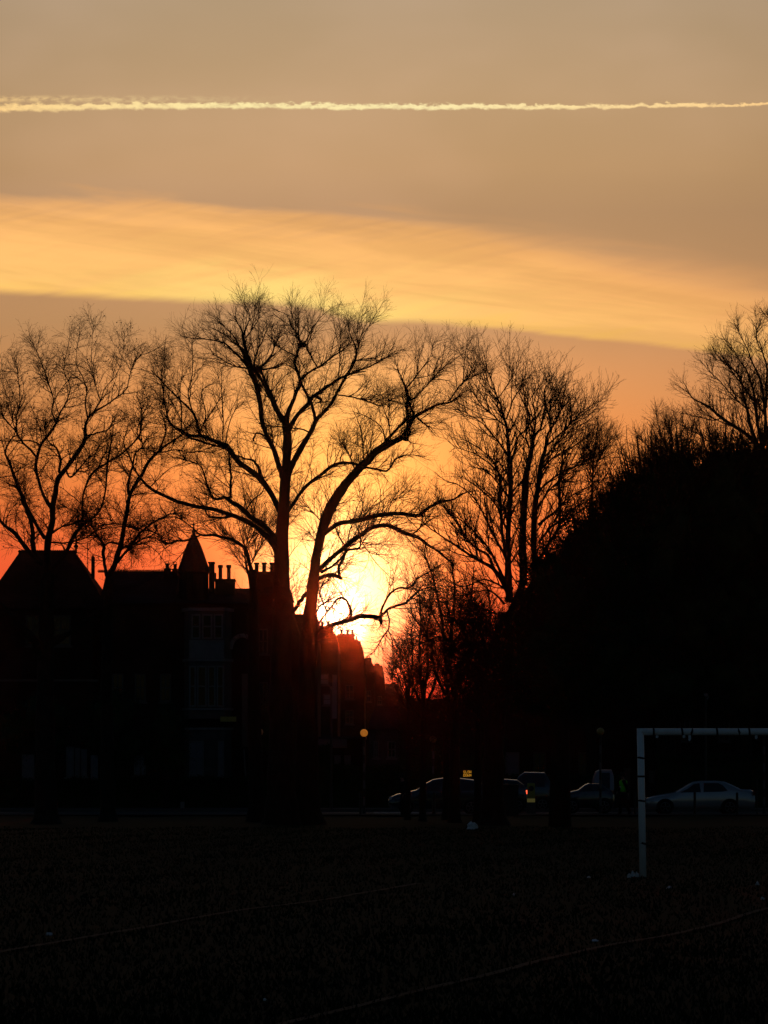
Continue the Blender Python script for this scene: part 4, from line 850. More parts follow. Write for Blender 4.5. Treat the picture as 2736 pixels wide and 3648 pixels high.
def window(parent, x0, x1, y0, y1, Yf, blind=None, bars=1, m='frame', trans=True, sill=True):
    """sash window set in the wall front at Yf; a part with pane and frame sub-parts"""
    xa, xb, za, zb = X(x0, Yf), X(x1, Yf), Z(y1, Yf), Z(y0, Yf); w = .07
    f = MB()
    f.box(xa, xb, Yf - .05, Yf + .04, zb - w, zb); f.box(xa, xb, Yf - .05, Yf + .04, za, za + w)
    f.box(xa, xa + w, Yf - .048, Yf + .04, za + w, zb - w); f.box(xb - w, xb, Yf - .048, Yf + .04, za + w, zb - w)
    zm = (za + zb) / 2
    if trans: f.box(xa + w, xb - w, Yf - .044, Yf + .035, zm - .03, zm + .03)
    for k in range(1, bars + 1):
        xc = xa + (xb - xa) * k / (bars + 1)
        f.box(xc - .025, xc + .025, Yf - .04, Yf + .03, za + w, zb - w)
    if sill: f.box(xa - .08, xb + .08, Yf - .14, Yf - .052, za - .1, za - .002)
    fr = f.build('window', m, parent)
    p = MB().box(xa + w, xb - w, Yf - .012, Yf + .02, za + w, zb - w).build('pane', 'blind' if blind else 'dark_glass', parent); p.parent = fr
    return fr

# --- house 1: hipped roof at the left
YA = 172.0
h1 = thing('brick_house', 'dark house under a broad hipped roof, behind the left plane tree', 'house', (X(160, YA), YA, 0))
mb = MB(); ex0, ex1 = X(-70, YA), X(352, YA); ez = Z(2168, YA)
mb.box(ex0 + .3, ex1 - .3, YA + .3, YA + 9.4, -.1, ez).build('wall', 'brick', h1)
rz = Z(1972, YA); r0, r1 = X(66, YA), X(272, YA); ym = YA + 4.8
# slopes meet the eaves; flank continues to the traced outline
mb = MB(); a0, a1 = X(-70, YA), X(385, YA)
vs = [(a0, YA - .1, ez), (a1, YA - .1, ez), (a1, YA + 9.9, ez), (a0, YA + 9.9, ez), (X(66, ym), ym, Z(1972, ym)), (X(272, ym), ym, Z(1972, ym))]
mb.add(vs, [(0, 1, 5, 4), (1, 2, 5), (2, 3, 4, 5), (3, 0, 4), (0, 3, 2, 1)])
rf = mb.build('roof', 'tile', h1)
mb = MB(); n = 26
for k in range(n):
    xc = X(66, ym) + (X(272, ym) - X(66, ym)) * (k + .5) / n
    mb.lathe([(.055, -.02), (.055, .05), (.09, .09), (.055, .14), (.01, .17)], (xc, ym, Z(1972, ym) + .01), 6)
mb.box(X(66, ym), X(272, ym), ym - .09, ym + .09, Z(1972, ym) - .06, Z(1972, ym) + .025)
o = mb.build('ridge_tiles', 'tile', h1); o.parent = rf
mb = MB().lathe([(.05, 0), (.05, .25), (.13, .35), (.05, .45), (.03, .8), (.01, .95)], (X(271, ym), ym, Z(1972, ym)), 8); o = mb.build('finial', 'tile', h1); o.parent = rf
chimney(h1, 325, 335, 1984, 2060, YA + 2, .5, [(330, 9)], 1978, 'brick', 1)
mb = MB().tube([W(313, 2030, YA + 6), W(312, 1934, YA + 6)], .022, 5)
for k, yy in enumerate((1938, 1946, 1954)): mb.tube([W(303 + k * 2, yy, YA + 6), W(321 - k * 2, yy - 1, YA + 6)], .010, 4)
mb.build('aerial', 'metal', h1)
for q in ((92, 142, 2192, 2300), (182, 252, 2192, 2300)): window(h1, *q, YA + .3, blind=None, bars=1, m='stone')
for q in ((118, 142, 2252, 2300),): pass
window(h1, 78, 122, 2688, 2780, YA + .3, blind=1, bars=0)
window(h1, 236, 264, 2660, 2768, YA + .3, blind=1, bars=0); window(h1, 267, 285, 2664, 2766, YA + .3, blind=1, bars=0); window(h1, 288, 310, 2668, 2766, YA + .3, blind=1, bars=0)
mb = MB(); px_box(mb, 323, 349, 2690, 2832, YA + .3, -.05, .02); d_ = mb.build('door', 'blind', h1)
mb = MB().ball((X(345, YA), YA + .2, 1.05), .04, 6); o = mb.build('handle', 'metal', h1); o.parent = d_
mb = MB(); px_box(mb, -66, 350, 2420, 2428, YA + .3, -.08, -.01); mb.build('string_course', 'stone', h1)

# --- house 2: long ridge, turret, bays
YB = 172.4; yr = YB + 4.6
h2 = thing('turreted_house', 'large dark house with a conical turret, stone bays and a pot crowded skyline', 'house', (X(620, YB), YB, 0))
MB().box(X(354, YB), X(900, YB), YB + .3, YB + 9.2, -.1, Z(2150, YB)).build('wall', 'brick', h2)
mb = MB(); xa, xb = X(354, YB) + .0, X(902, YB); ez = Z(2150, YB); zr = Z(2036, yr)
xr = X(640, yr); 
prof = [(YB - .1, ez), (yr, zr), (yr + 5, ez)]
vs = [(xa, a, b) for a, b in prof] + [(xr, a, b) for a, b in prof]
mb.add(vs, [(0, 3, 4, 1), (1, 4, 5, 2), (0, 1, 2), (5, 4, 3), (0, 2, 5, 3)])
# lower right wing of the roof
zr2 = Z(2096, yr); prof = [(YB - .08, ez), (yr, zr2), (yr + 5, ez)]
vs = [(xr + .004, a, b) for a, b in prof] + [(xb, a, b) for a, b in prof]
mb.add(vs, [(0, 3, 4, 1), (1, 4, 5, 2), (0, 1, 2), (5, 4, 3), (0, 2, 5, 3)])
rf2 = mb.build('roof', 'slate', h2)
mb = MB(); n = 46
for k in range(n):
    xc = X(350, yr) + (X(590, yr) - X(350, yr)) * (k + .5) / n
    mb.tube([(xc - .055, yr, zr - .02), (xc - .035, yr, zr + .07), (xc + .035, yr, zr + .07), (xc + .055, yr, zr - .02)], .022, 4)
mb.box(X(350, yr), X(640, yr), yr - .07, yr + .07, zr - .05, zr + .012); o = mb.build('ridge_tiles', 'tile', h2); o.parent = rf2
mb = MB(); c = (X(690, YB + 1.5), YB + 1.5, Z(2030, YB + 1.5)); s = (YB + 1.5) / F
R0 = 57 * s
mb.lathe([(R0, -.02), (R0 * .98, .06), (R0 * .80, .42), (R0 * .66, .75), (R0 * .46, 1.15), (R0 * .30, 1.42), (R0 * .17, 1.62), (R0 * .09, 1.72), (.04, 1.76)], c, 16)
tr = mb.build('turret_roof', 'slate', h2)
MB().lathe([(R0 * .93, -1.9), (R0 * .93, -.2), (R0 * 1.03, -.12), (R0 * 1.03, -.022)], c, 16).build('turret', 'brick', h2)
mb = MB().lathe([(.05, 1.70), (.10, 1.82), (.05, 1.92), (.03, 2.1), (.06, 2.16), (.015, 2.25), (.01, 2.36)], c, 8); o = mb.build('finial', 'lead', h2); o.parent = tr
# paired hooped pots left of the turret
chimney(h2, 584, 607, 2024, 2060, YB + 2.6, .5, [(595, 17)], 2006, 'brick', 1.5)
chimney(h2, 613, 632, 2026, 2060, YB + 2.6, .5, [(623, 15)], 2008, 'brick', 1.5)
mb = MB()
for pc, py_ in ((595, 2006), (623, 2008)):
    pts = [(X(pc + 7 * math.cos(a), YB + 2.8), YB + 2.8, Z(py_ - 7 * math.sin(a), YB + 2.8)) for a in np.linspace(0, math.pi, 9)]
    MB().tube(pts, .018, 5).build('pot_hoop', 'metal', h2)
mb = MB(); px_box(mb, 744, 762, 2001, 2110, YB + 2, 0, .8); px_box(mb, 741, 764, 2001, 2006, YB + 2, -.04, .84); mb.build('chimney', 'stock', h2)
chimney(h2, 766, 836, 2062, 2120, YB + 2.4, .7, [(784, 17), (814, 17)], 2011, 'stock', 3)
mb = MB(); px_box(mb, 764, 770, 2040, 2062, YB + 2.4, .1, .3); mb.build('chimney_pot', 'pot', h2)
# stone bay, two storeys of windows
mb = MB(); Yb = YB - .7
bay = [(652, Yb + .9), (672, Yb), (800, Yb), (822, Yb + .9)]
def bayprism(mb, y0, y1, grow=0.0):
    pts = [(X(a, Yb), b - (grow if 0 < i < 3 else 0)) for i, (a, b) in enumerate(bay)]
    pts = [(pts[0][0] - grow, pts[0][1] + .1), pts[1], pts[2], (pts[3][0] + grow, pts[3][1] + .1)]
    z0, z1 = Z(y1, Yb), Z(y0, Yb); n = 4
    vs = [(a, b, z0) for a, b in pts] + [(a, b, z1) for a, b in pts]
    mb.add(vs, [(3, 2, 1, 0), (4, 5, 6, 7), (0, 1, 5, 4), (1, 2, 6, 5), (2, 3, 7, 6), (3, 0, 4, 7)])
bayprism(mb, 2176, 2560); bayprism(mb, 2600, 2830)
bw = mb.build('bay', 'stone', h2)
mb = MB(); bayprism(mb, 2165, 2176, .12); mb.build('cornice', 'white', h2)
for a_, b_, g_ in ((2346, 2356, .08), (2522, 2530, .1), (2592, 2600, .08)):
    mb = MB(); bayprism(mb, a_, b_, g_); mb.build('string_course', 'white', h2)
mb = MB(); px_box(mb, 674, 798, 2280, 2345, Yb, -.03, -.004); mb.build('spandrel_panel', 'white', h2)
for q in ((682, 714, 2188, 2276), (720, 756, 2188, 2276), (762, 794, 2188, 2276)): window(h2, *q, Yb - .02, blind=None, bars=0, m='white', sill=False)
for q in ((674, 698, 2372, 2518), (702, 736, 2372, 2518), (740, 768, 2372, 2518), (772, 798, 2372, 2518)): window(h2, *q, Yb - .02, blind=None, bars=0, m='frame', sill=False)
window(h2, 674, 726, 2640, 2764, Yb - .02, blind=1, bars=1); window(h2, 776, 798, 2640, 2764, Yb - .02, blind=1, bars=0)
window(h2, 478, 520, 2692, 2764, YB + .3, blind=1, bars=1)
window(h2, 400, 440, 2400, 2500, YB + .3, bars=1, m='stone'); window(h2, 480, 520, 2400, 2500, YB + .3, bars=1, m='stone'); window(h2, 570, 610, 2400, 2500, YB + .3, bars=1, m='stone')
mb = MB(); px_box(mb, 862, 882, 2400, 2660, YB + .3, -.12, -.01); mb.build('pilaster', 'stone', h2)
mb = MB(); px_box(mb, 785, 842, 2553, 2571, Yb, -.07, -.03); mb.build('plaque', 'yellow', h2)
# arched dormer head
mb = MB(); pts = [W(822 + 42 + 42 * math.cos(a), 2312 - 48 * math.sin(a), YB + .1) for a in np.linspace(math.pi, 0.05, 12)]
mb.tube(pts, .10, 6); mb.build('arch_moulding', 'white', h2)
mb = MB().tube([W(869, 2670, YB - .3), W(877, 2802, YB - .3)], .035, 6); mb.build('drainpipe', 'frame', h2)

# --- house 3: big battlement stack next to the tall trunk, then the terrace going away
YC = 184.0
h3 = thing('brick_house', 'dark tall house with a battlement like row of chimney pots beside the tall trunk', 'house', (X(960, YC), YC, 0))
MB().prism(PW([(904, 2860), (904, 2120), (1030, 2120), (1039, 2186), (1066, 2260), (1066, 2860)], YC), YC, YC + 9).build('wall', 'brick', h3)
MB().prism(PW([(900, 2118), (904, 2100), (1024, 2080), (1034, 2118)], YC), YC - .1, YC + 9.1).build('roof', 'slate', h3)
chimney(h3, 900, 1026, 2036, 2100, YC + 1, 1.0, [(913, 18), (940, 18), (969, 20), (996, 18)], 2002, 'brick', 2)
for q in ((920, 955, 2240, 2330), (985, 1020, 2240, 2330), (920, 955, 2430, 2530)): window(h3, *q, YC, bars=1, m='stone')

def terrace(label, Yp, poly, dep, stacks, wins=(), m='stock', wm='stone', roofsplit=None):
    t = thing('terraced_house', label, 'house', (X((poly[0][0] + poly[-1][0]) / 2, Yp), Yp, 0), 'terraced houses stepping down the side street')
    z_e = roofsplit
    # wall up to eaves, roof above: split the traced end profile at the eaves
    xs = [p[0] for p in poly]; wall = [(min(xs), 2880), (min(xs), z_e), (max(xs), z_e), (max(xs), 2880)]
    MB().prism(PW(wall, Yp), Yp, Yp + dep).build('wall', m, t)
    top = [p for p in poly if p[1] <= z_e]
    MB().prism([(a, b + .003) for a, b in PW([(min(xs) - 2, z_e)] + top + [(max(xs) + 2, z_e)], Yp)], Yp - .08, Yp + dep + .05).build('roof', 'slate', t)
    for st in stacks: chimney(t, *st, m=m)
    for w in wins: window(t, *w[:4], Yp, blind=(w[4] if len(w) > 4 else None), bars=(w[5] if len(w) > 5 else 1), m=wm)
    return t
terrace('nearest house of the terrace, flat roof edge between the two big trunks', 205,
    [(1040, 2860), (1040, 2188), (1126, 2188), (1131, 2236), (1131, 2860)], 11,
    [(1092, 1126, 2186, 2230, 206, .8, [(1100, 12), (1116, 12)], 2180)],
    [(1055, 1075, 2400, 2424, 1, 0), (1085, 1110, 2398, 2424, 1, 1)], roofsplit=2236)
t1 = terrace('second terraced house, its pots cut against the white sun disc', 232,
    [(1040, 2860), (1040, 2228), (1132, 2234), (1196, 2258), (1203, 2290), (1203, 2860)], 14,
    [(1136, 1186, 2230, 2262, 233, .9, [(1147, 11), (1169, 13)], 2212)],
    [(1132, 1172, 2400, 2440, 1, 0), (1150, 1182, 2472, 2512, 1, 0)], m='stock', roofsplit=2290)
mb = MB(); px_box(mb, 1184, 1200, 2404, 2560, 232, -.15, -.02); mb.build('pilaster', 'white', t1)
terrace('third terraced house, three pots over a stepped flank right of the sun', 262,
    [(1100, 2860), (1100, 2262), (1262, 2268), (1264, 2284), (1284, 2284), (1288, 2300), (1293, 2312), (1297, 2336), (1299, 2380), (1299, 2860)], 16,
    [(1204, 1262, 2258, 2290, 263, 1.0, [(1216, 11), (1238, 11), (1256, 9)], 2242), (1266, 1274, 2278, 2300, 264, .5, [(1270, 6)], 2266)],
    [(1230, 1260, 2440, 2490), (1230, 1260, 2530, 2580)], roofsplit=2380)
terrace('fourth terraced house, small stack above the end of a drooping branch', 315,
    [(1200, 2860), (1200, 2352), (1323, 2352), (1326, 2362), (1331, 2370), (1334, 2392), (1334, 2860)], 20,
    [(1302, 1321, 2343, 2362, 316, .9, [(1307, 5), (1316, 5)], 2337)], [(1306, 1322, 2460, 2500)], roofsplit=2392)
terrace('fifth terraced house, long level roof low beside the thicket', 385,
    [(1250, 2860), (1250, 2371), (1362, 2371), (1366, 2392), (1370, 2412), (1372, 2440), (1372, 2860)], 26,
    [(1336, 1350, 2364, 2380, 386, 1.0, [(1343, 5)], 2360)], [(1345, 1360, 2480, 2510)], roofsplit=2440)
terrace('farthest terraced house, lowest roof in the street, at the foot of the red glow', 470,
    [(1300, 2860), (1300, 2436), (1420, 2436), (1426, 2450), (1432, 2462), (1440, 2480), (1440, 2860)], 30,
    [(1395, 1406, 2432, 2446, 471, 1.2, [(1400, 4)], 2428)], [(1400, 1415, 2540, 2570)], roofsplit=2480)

# pale single storey shopfront-like bay in front of the terrace
YD = 196.0
h4 = thing('shop_front', 'low building with a long pale fascia board below the lit beacon', 'shop', (X(1130, YD), YD, 0))
MB().box(X(1040, YD), X(1300, YD), YD + .3, YD + 6, -.1, Z(2632, YD)).build('wall', 'stock', h4)
mb = MB(); px_box(mb, 1046, 1236, 2632, 2664, YD, -.25, .26); mb.build('fascia', 'white', h4)
mb = MB(); px_box(mb, 1042, 1304, 2624, 2631, YD, -.3, 6.2); mb.build('roof', 'lead', h4)
for q in ((1190, 1214, 2690, 2738), (1226, 1250, 2690, 2738)): window(h4, *q, YD + .3, blind=1, bars=1)
YE = 190.0
h5 = thing('rendered_house', 'pale rendered cottage under a dark roof, behind the estate car', 'house', (X(1400, YE), YE, 0))
MB().box(X(1315, YE), X(1560, YE), YE, YE + 7, -.1, Z(2600, YE)).build('wall', 'stone', h5)
mb = MB(); ye = YE + 3.5; ez = Z(2600, YE) + .003
vs = [(X(1308, YE), YE - .2, ez), (X(1567, YE), YE - .2, ez), (X(1567, YE), YE + 7.2, ez), (X(1308, YE), YE + 7.2, ez), (X(1335, YE), ye, Z(2512, YE)), (X(1540, YE), ye, Z(2512, YE))]
mb.add(vs, [(0, 1, 5, 4), (1, 2, 5), (2, 3, 4, 5), (3, 0, 4), (0, 3, 2, 1)]); mb.build('roof', 'slate', h5)
for q in ((1330, 1350, 2640, 2700), (1380, 1410, 2640, 2700), (1470, 1500, 2640, 2700)): window(h5, *q, YE, bars=1)
YG = 188.0
h6 = thing('villa', 'dark villa hidden behind the evergreens, one bluish bay window showing beside the trunk', 'house', (X(2000, YG), YG, 0))
MB().box(X(1700, YG), X(2330, YG), YG, YG + 9, -.1, Z(2380, YG)).build('wall', 'brick', h6)
mb = MB(); ye = YG + 4.5; ez = Z(2380, YG) + .003
vs = [(X(1690, YG), YG - .2, ez), (X(2340, YG), YG - .2, ez), (X(2340, YG), YG + 9.2, ez), (X(1690, YG), YG + 9.2, ez), (X(1840, YG), ye, Z(2290, YG)), (X(2200, YG), ye, Z(2290, YG))]
mb.add(vs, [(0, 1, 5, 4), (1, 2, 5), (2, 3, 4, 5), (3, 0, 4), (0, 3, 2, 1)]); mb.build('roof', 'tile', h6)
window(h6, 1800, 1850, 2680, 2775, YG, blind=1, bars=0, trans=False); window(h6, 1900, 1945, 2680, 2775, YG, bars=1, m='stone'); window(h6, 2060, 2100, 2680, 2775, YG, bars=1, m='stone')
mb = MB(); px_box(mb, 2222, 2244, 2742, 2850, YG, -.3, -.02); px_box(mb, 2219, 2247, 2736, 2742, YG, -.33, 0.0); mb.build('porch_pillar', 'stone', h6)
h7 = thing('villa', 'dark villa behind the silver saloon, pale panel by its door', 'house', (X(2560, YG), YG, 0))
MB().box(X(2332, YG), X(2900, YG), YG + .2, YG + 9, -.1, Z(2400, YG)).build('wall', 'brick', h7)
mb = MB(); ez = Z(2400, YG) + .003
vs = [(X(2338, YG), YG, ez), (X(2910, YG), YG, ez), (X(2910, YG), YG + 9.2, ez), (X(2338, YG), YG + 9.2, ez), (X(2460, YG), ye, Z(2300, YG)), (X(2800, YG), ye, Z(2300, YG))]
mb.add(vs, [(0, 1, 5, 4), (1, 2, 5), (2, 3, 4, 5), (3, 0, 4), (0, 3, 2, 1)]); mb.build('roof', 'tile', h7)
mb = MB().prism(PW([(2308 + 4, 2745), (2343, 2745), (2336, 2790), (2312, 2790)], YG - .4), YG - .4, YG - .3)
o = mb.build('notice_board', 'stone'); 
tag(o, 'pale blank notice board on the dark wall left of the saloon bonnet', 'board')
o2 = MB().box(X(2316, YG - .4), X(2320, YG - .4), YG - .38, YG - .32, 0, Z(2790, YG - .4)).box(X(2330, YG - .4), X(2334, YG - .4), YG - .38, YG - .32, 0, Z(2790, YG - .4)).build('leg', 'metal', None); o2.parent = o
window(h7, 2420, 2460, 2560, 2640, YG + .2, bars=1, m='stone'); window(h7, 2560, 2600, 2560, 2640, YG + .2, bars=1, m='stone')

# garden hedges
def hedge(label, Yf, x0, x1, ytop, dep, n, seed):
    global rng; rng = np.random.default_rng(seed)
    xa, xb = X(x0, Yf), X(x1, Yf); h = Z(ytop, Yf); L = xb - xa
    t = thing('hedge', label, 'hedge', ((xa + xb) / 2, Yf, 0))
    nu, nv = int(L * 3) + 2, 8; us = np.linspace(xa, xb, nu); V = []
    prof = [(0, 0), (-.02, h * .5), (.03, h * .88), (dep * .3, h * .99), (dep * .7, h * .99), (dep - .03, h * .88), (dep, h * .5), (dep, 0)]
    for u_ in us:
        for a, b in prof: V.append((u_, Yf + a + rng.normal() * .05, max(0, b + rng.normal() * .06 * (b > 0))))
    V = np.array(V); i0 = (np.arange(nu - 1)[:, None] * nv + np.arange(nv - 1)[None]).ravel()
    Fq = np.stack([i0, i0 + nv, i0 + nv + 1, i0 + 1], 1)
    k = n; p = np.stack([rng.uniform(xa - .1, xb + .1, k), Yf + rng.uniform(-.1, dep + .1, k), h * (1 - .9 * rng.random(k) ** 1.7) + rng.normal(0, .07, k)], 1)
    front = rng.random(k) < .6; p[front, 1] = Yf - .05 + rng.normal(0, .05, front.sum()); p[~front, 2] = h + rng.normal(0, .08, (~front).sum()) + .06 * np.sin(p[~front, 0] * 2.1)
    a1 = norm(rng.normal(size=(k, 3))); a2 = norm(np.cross(a1, rng.normal(size=(k, 3)))); s1 = rng.uniform(.03, .07, (k, 1)); s2 = s1 * .5
    q = np.stack([p - a1 * s1, p + a2 * s2, p + a1 * s1, p - a2 * s2], 1).reshape(-1, 3)
    np_obj('foliage', np.concatenate([V, q]), np.concatenate([Fq, np.arange(4 * k).reshape(-1, 4) + len(V)]), 'leaf', t)
    mb = MB()
    for u_ in np.arange(xa + .4, xb, 1.1): mb.tube([(u_, Yf + dep / 2, -.05), (u_, Yf + dep / 2, h * .6)], .05, 5)
    mb.build('stems', 'bark', t)
hedge('clipped dark hedge in front of the hipped roof house', 169.6, -80, 372, 2786, .9, 9000, 51)
hedge('clipped dark hedge in front of the turreted house, beside the yellow bollard', 169.7, 392, 1010, 2778, .9, 11000, 52)
hedge('tall dark hedge below the pale fascia board', 171, 1046, 1176, 2668, 1.1, 6000, 53)
hedge('long dark hedge behind the lit beacon and the estate car', 172, 1180, 1560, 2738, 1.0, 9000, 54)
hedge('overgrown tall hedge under the red glow of the thicket', 175.5, 1425, 1800, 2496, 1.6, 15000, 55)
hedge('dark hedge behind the queue of cars and the white van', 171.5, 1600, 2215, 2770, 1.0, 9000, 56)
hedge('dark hedge behind the silver saloon', 171.5, 2345, 2800, 2700, 1.0, 8000, 57)
# garden evergreens against the houses
evergreen('bushy dark shrub tree before the hipped roof house, left of its triple window', 166, 150, 20, [(150, 2560, 95, 90, 0), (60, 2600, 80, 80, .3), (190, 2640, 50, 60, .1)], 9000, 61, .05, 'garden_shrub', twigs=False)
evergreen('bushy dark shrub tree between the two left houses', 166, 400, 20, [(400, 2560, 100, 110, 0), (330, 2620, 60, 60, .3), (450, 2650, 70, 70, .2)], 10000, 62, .05, 'garden_shrub', twigs=False)
evergreen('bushy dark shrub tree left of the stone bay windows', 166.5, 590, 20, [(590, 2600, 70, 90, 0), (560, 2690, 60, 60, .3), (620, 2700, 44, 60, .2)], 8000, 63, .05, 'garden_shrub', twigs=False)
evergreen('dark holly beside the battlement chimney house, right of the tall trunk', 170, 1010, 24, [(985, 2560, 70, 110, 0), (1020, 2680, 60, 80, .3)], 8000, 64, .05, 'garden_shrub', twigs=False)

# ------------------------------------------------------------------ street furniture
def beacon(label, px, py, Yb_, lit=False, proto=None):
    t = thing('belisha_beacon', label, 'crossing beacon', (X(px, Yb_), Yb_, 0.0), 'beacons of the zebra crossings')
    zt = Z(py, Yb_); r = .155; xc = X(px, Yb_)
    zb = zt - r - .05; n = 9; blk, wh = MB(), MB()
    zz = np.linspace(0.02, zb, n + 1)
    for k in range(n): (blk if k % 2 == 0 else wh).lathe([(.048, zz[k]), (.048, zz[k + 1])], (xc, Yb_, 0), 12)
    blk.lathe([(.075, 0), (.075, .12), (.05, .2)], (xc, Yb_, 0), 12)
    blk.build('pole', 'iron', t); wh.build('white_bands', 'band', t)
    MB().lathe([(.05, 0), (.07, .03), (.07, .07), (.04, .08)], (xc, Yb_, zb - .02), 12).build('collar', 'iron', t)
    MB().ball((xc, Yb_, zt), r, 20).build('globe', 'globe_on' if lit else 'globe_off', t, True)
    return t
beacon('unlit crossing beacon with a dull globe, beside the turreted house', 924, 2608, 148.5)
beacon('lit amber crossing beacon, the only glowing globe', 1297, 2611, 149, True)
beacon('unlit crossing beacon half lost behind the estate car roof', 1543, 2634, 163)
beacon('unlit crossing beacon in front of the villa, left of the goal post', 2139, 2606, 148.5)
beacon('crossing beacon with plain white bands behind the crossbar at the right edge', 2722, 2610, 148.5)

def bollard(label, px, y0, y1, w, Yb_):
    t = thing('illuminated_bollard', label, 'bollard', (X(px, Yb_), Yb_, 0.0), 'traffic island bollards')
    xa, xb = X(px - w / 2, Yb_), X(px + w / 2, Yb_); z1, z0 = Z(y0, Yb_), Z(y1, Yb_); r = .04
    m = MB(); xs = [xa, xa + r, xb - r, xb]
    m.prism([(xa, z0 + (z1 - z0) * .2), (xb, z0 + (z1 - z0) * .2), (xb, z1 - r), (xb - r, z1), (xa + r, z1), (xa, z1 - r)], Yb_ - .09, Yb_ + .09); m.build('body', 'yellow', t)
    MB().box(xa - .005, xb + .005, Yb_ - .095, Yb_ + .095, z0, z0 + (z1 - z0) * .195).build('lamp_panel', 'yellow_lit', t)
    MB().box(xa - .03, xb + .03, Yb_ - .14, Yb_ + .14, -.03, z0).build('plinth', 'kerb', t)
    mb = MB(); xc = (xa + xb) / 2; zc = z0 + (z1 - z0) * .72; rr = (xb - xa) * .36
    mb.add([(xc + rr * math.cos(a), Yb_ - .094, zc + rr * math.sin(a)) for a in np.linspace(0, 2 * math.pi, 20, endpoint=False)], [tuple(range(20))]); mb.build('sign_disc', 'metal', t)
bollard('yellow traffic bollard beside the plane tree trunk, in front of the left house', 377, 2782, 2853, 27, 156)
bollard('yellow traffic bollard between two cars with red tail lights', 1892, 2790, 2858, 27, 156)

t = thing('white_bin', 'small white box sign on a short post before the turreted house', 'post sign', (X(650, 160), 160, 0))
MB().box(X(643, 160), X(657, 160), 159.95, 160.05, Z(2880, 160), Z(2856, 160)).build('panel', 'frame', t)
MB().tube([(X(650, 160), 160, -.03), (X(650, 160), 160, Z(2880, 160))], .04, 8).build('post', 'metal', t)

# LED sign: dot-matrix letters
t = thing('speed_sign', 'small dark roadside sign with glowing amber words above the estate car', 'sign', (X(1665, 168), 168, 0))
Yl = 168.0; s = Yl / F
MB().box(X(1645, Yl), X(1686, Yl), Yl, Yl + .12, Z(2774, Yl), Z(2741, Yl)).build('housing', 'iron', t)
MB().tube([(X(1665, Yl), Yl + .06, 0), (X(1665, Yl), Yl + .06, Z(2775, Yl))], .05, 8).build('pole', 'metal', t)
GL = {'S': ['01110', '10001', '10000', '01110', '00001', '10001', '01110'], 'L': ['10000'] * 6 + ['11111'], 'O': ['01110'] + ['10001'] * 5 + ['01110'],
      'W': ['10001', '10001', '10001', '10101', '10101', '11011', '10001'], 'D': ['11110', '10001', '10001', '10001', '10001', '10001', '11110'],
      'N': ['10001', '11001', '10101', '10101', '10011', '10001', '10001']}
mb = MB(); cell = 1.22
for row, word in enumerate(('SLOW', 'DOWN')):
    for ci, ch in enumerate(word):
        for r_, bits in enumerate(GL[ch]):
            for c_, bt in enumerate(bits):
                if bt == '1':
                    a = 1651 + ci * 7.3 + c_ * cell; b = 2745 + row * 12.5 + r_ * cell * 1.15
                    mb.box(X(a, Yl), X(a + cell * .7, Yl), Yl - .012, Yl - .003, Z(b + cell * .75, Yl), Z(b, Yl))
mb.build('lettering', 'led', t)

# street lamp with a pale cold head
def lamp(label, px, ytop, Yb_, arm=6):
    t = thing('street_lamp', label, 'street lamp', (X(px, Yb_), Yb_, 0))
    MB().tube([(X(px, Yb_), Yb_, -.02), (X(px, Yb_), Yb_, 1.0), (X(px, Yb_), Yb_, Z(ytop + 12, Yb_))], [.08, .055, .04], 10).build('pole', 'metal', t)
    s = Yb_ / F
    mb = MB().prism(PW([(px - 7, ytop), (px + 5, ytop - 1), (px + 9, ytop + 6), (px + 2, ytop + 12), (px - 4, ytop + 8)], Yb_), Yb_ - .12, Yb_ + .12); mb.build('lamp_head', 'frame', t)
    MB().prism(PW([(px + 3, ytop + 20), (px + 9, ytop + 8), (px + 12, ytop + 10), (px + 7, ytop + 22)], Yb_), Yb_ - .05, Yb_ + .05).build('bracket', 'frame', t)
lamp('street lamp on a thin dark pole with a pale head above the silver saloon', 2514, 2471, 165)
lamp('black street lamp post with a pale lantern head, right of the tall hedge', 1180, 2446, 165)

def post(label, px, ytop, Yb_, w=9):
    t = thing('wooden_post', label, 'post', (X(px, Yb_), Yb_, 0), 'low posts along the kerb')
    r = w / 2 / F * Yb_
    MB().lathe([(r, -.05), (r, Z(ytop, Yb_) - .06), (r * 1.05, Z(ytop, Yb_) - .05), (r * .75, Z(ytop, Yb_))], (X(px, Yb_), Yb_, 0), 8).build('shaft', 'iron', t)
for lab, px, yt, w in (('low black post before the front door of the silver saloon', 2475, 2820, 9), ('low black post before the boot of the silver saloon', 2626, 2823, 9),
    ('thin dark post behind the tail of the silver saloon', 2697, 2775, 4), ('low black post before the middle of the estate car', 1546, 2822, 13),
    ('low black post left of the goal post, by the walking person', 2262, 2822, 8), ('low black post in front of the lit beacon', 1284, 2822, 9)):
    post(lab, px, yt, 145.2, w)

t = thing('utility_cabinet', 'squat black street cabinet beside the stout trunk', 'cabinet', (X(1816, 143.5), 143.5, 0))
MB().box(X(1788, 143.5), X(1846, 143.5), 143.2, 143.8, -.02, Z(2798, 143.5)).build('body', 'iron', t)
MB().box(X(1785, 143.5), X(1849, 143.5), 143.15, 143.85, Z(2798, 143.5), Z(2794, 143.5)).build('lid', 'metal', t)
for k in (0, 1): MB().box(X(1790 + 28 * k, 143.5) + .01, X(1815 + 28 * k, 143.5), 143.17, 143.198, .1, Z(2803, 143.5)).build('door', 'iron', t)

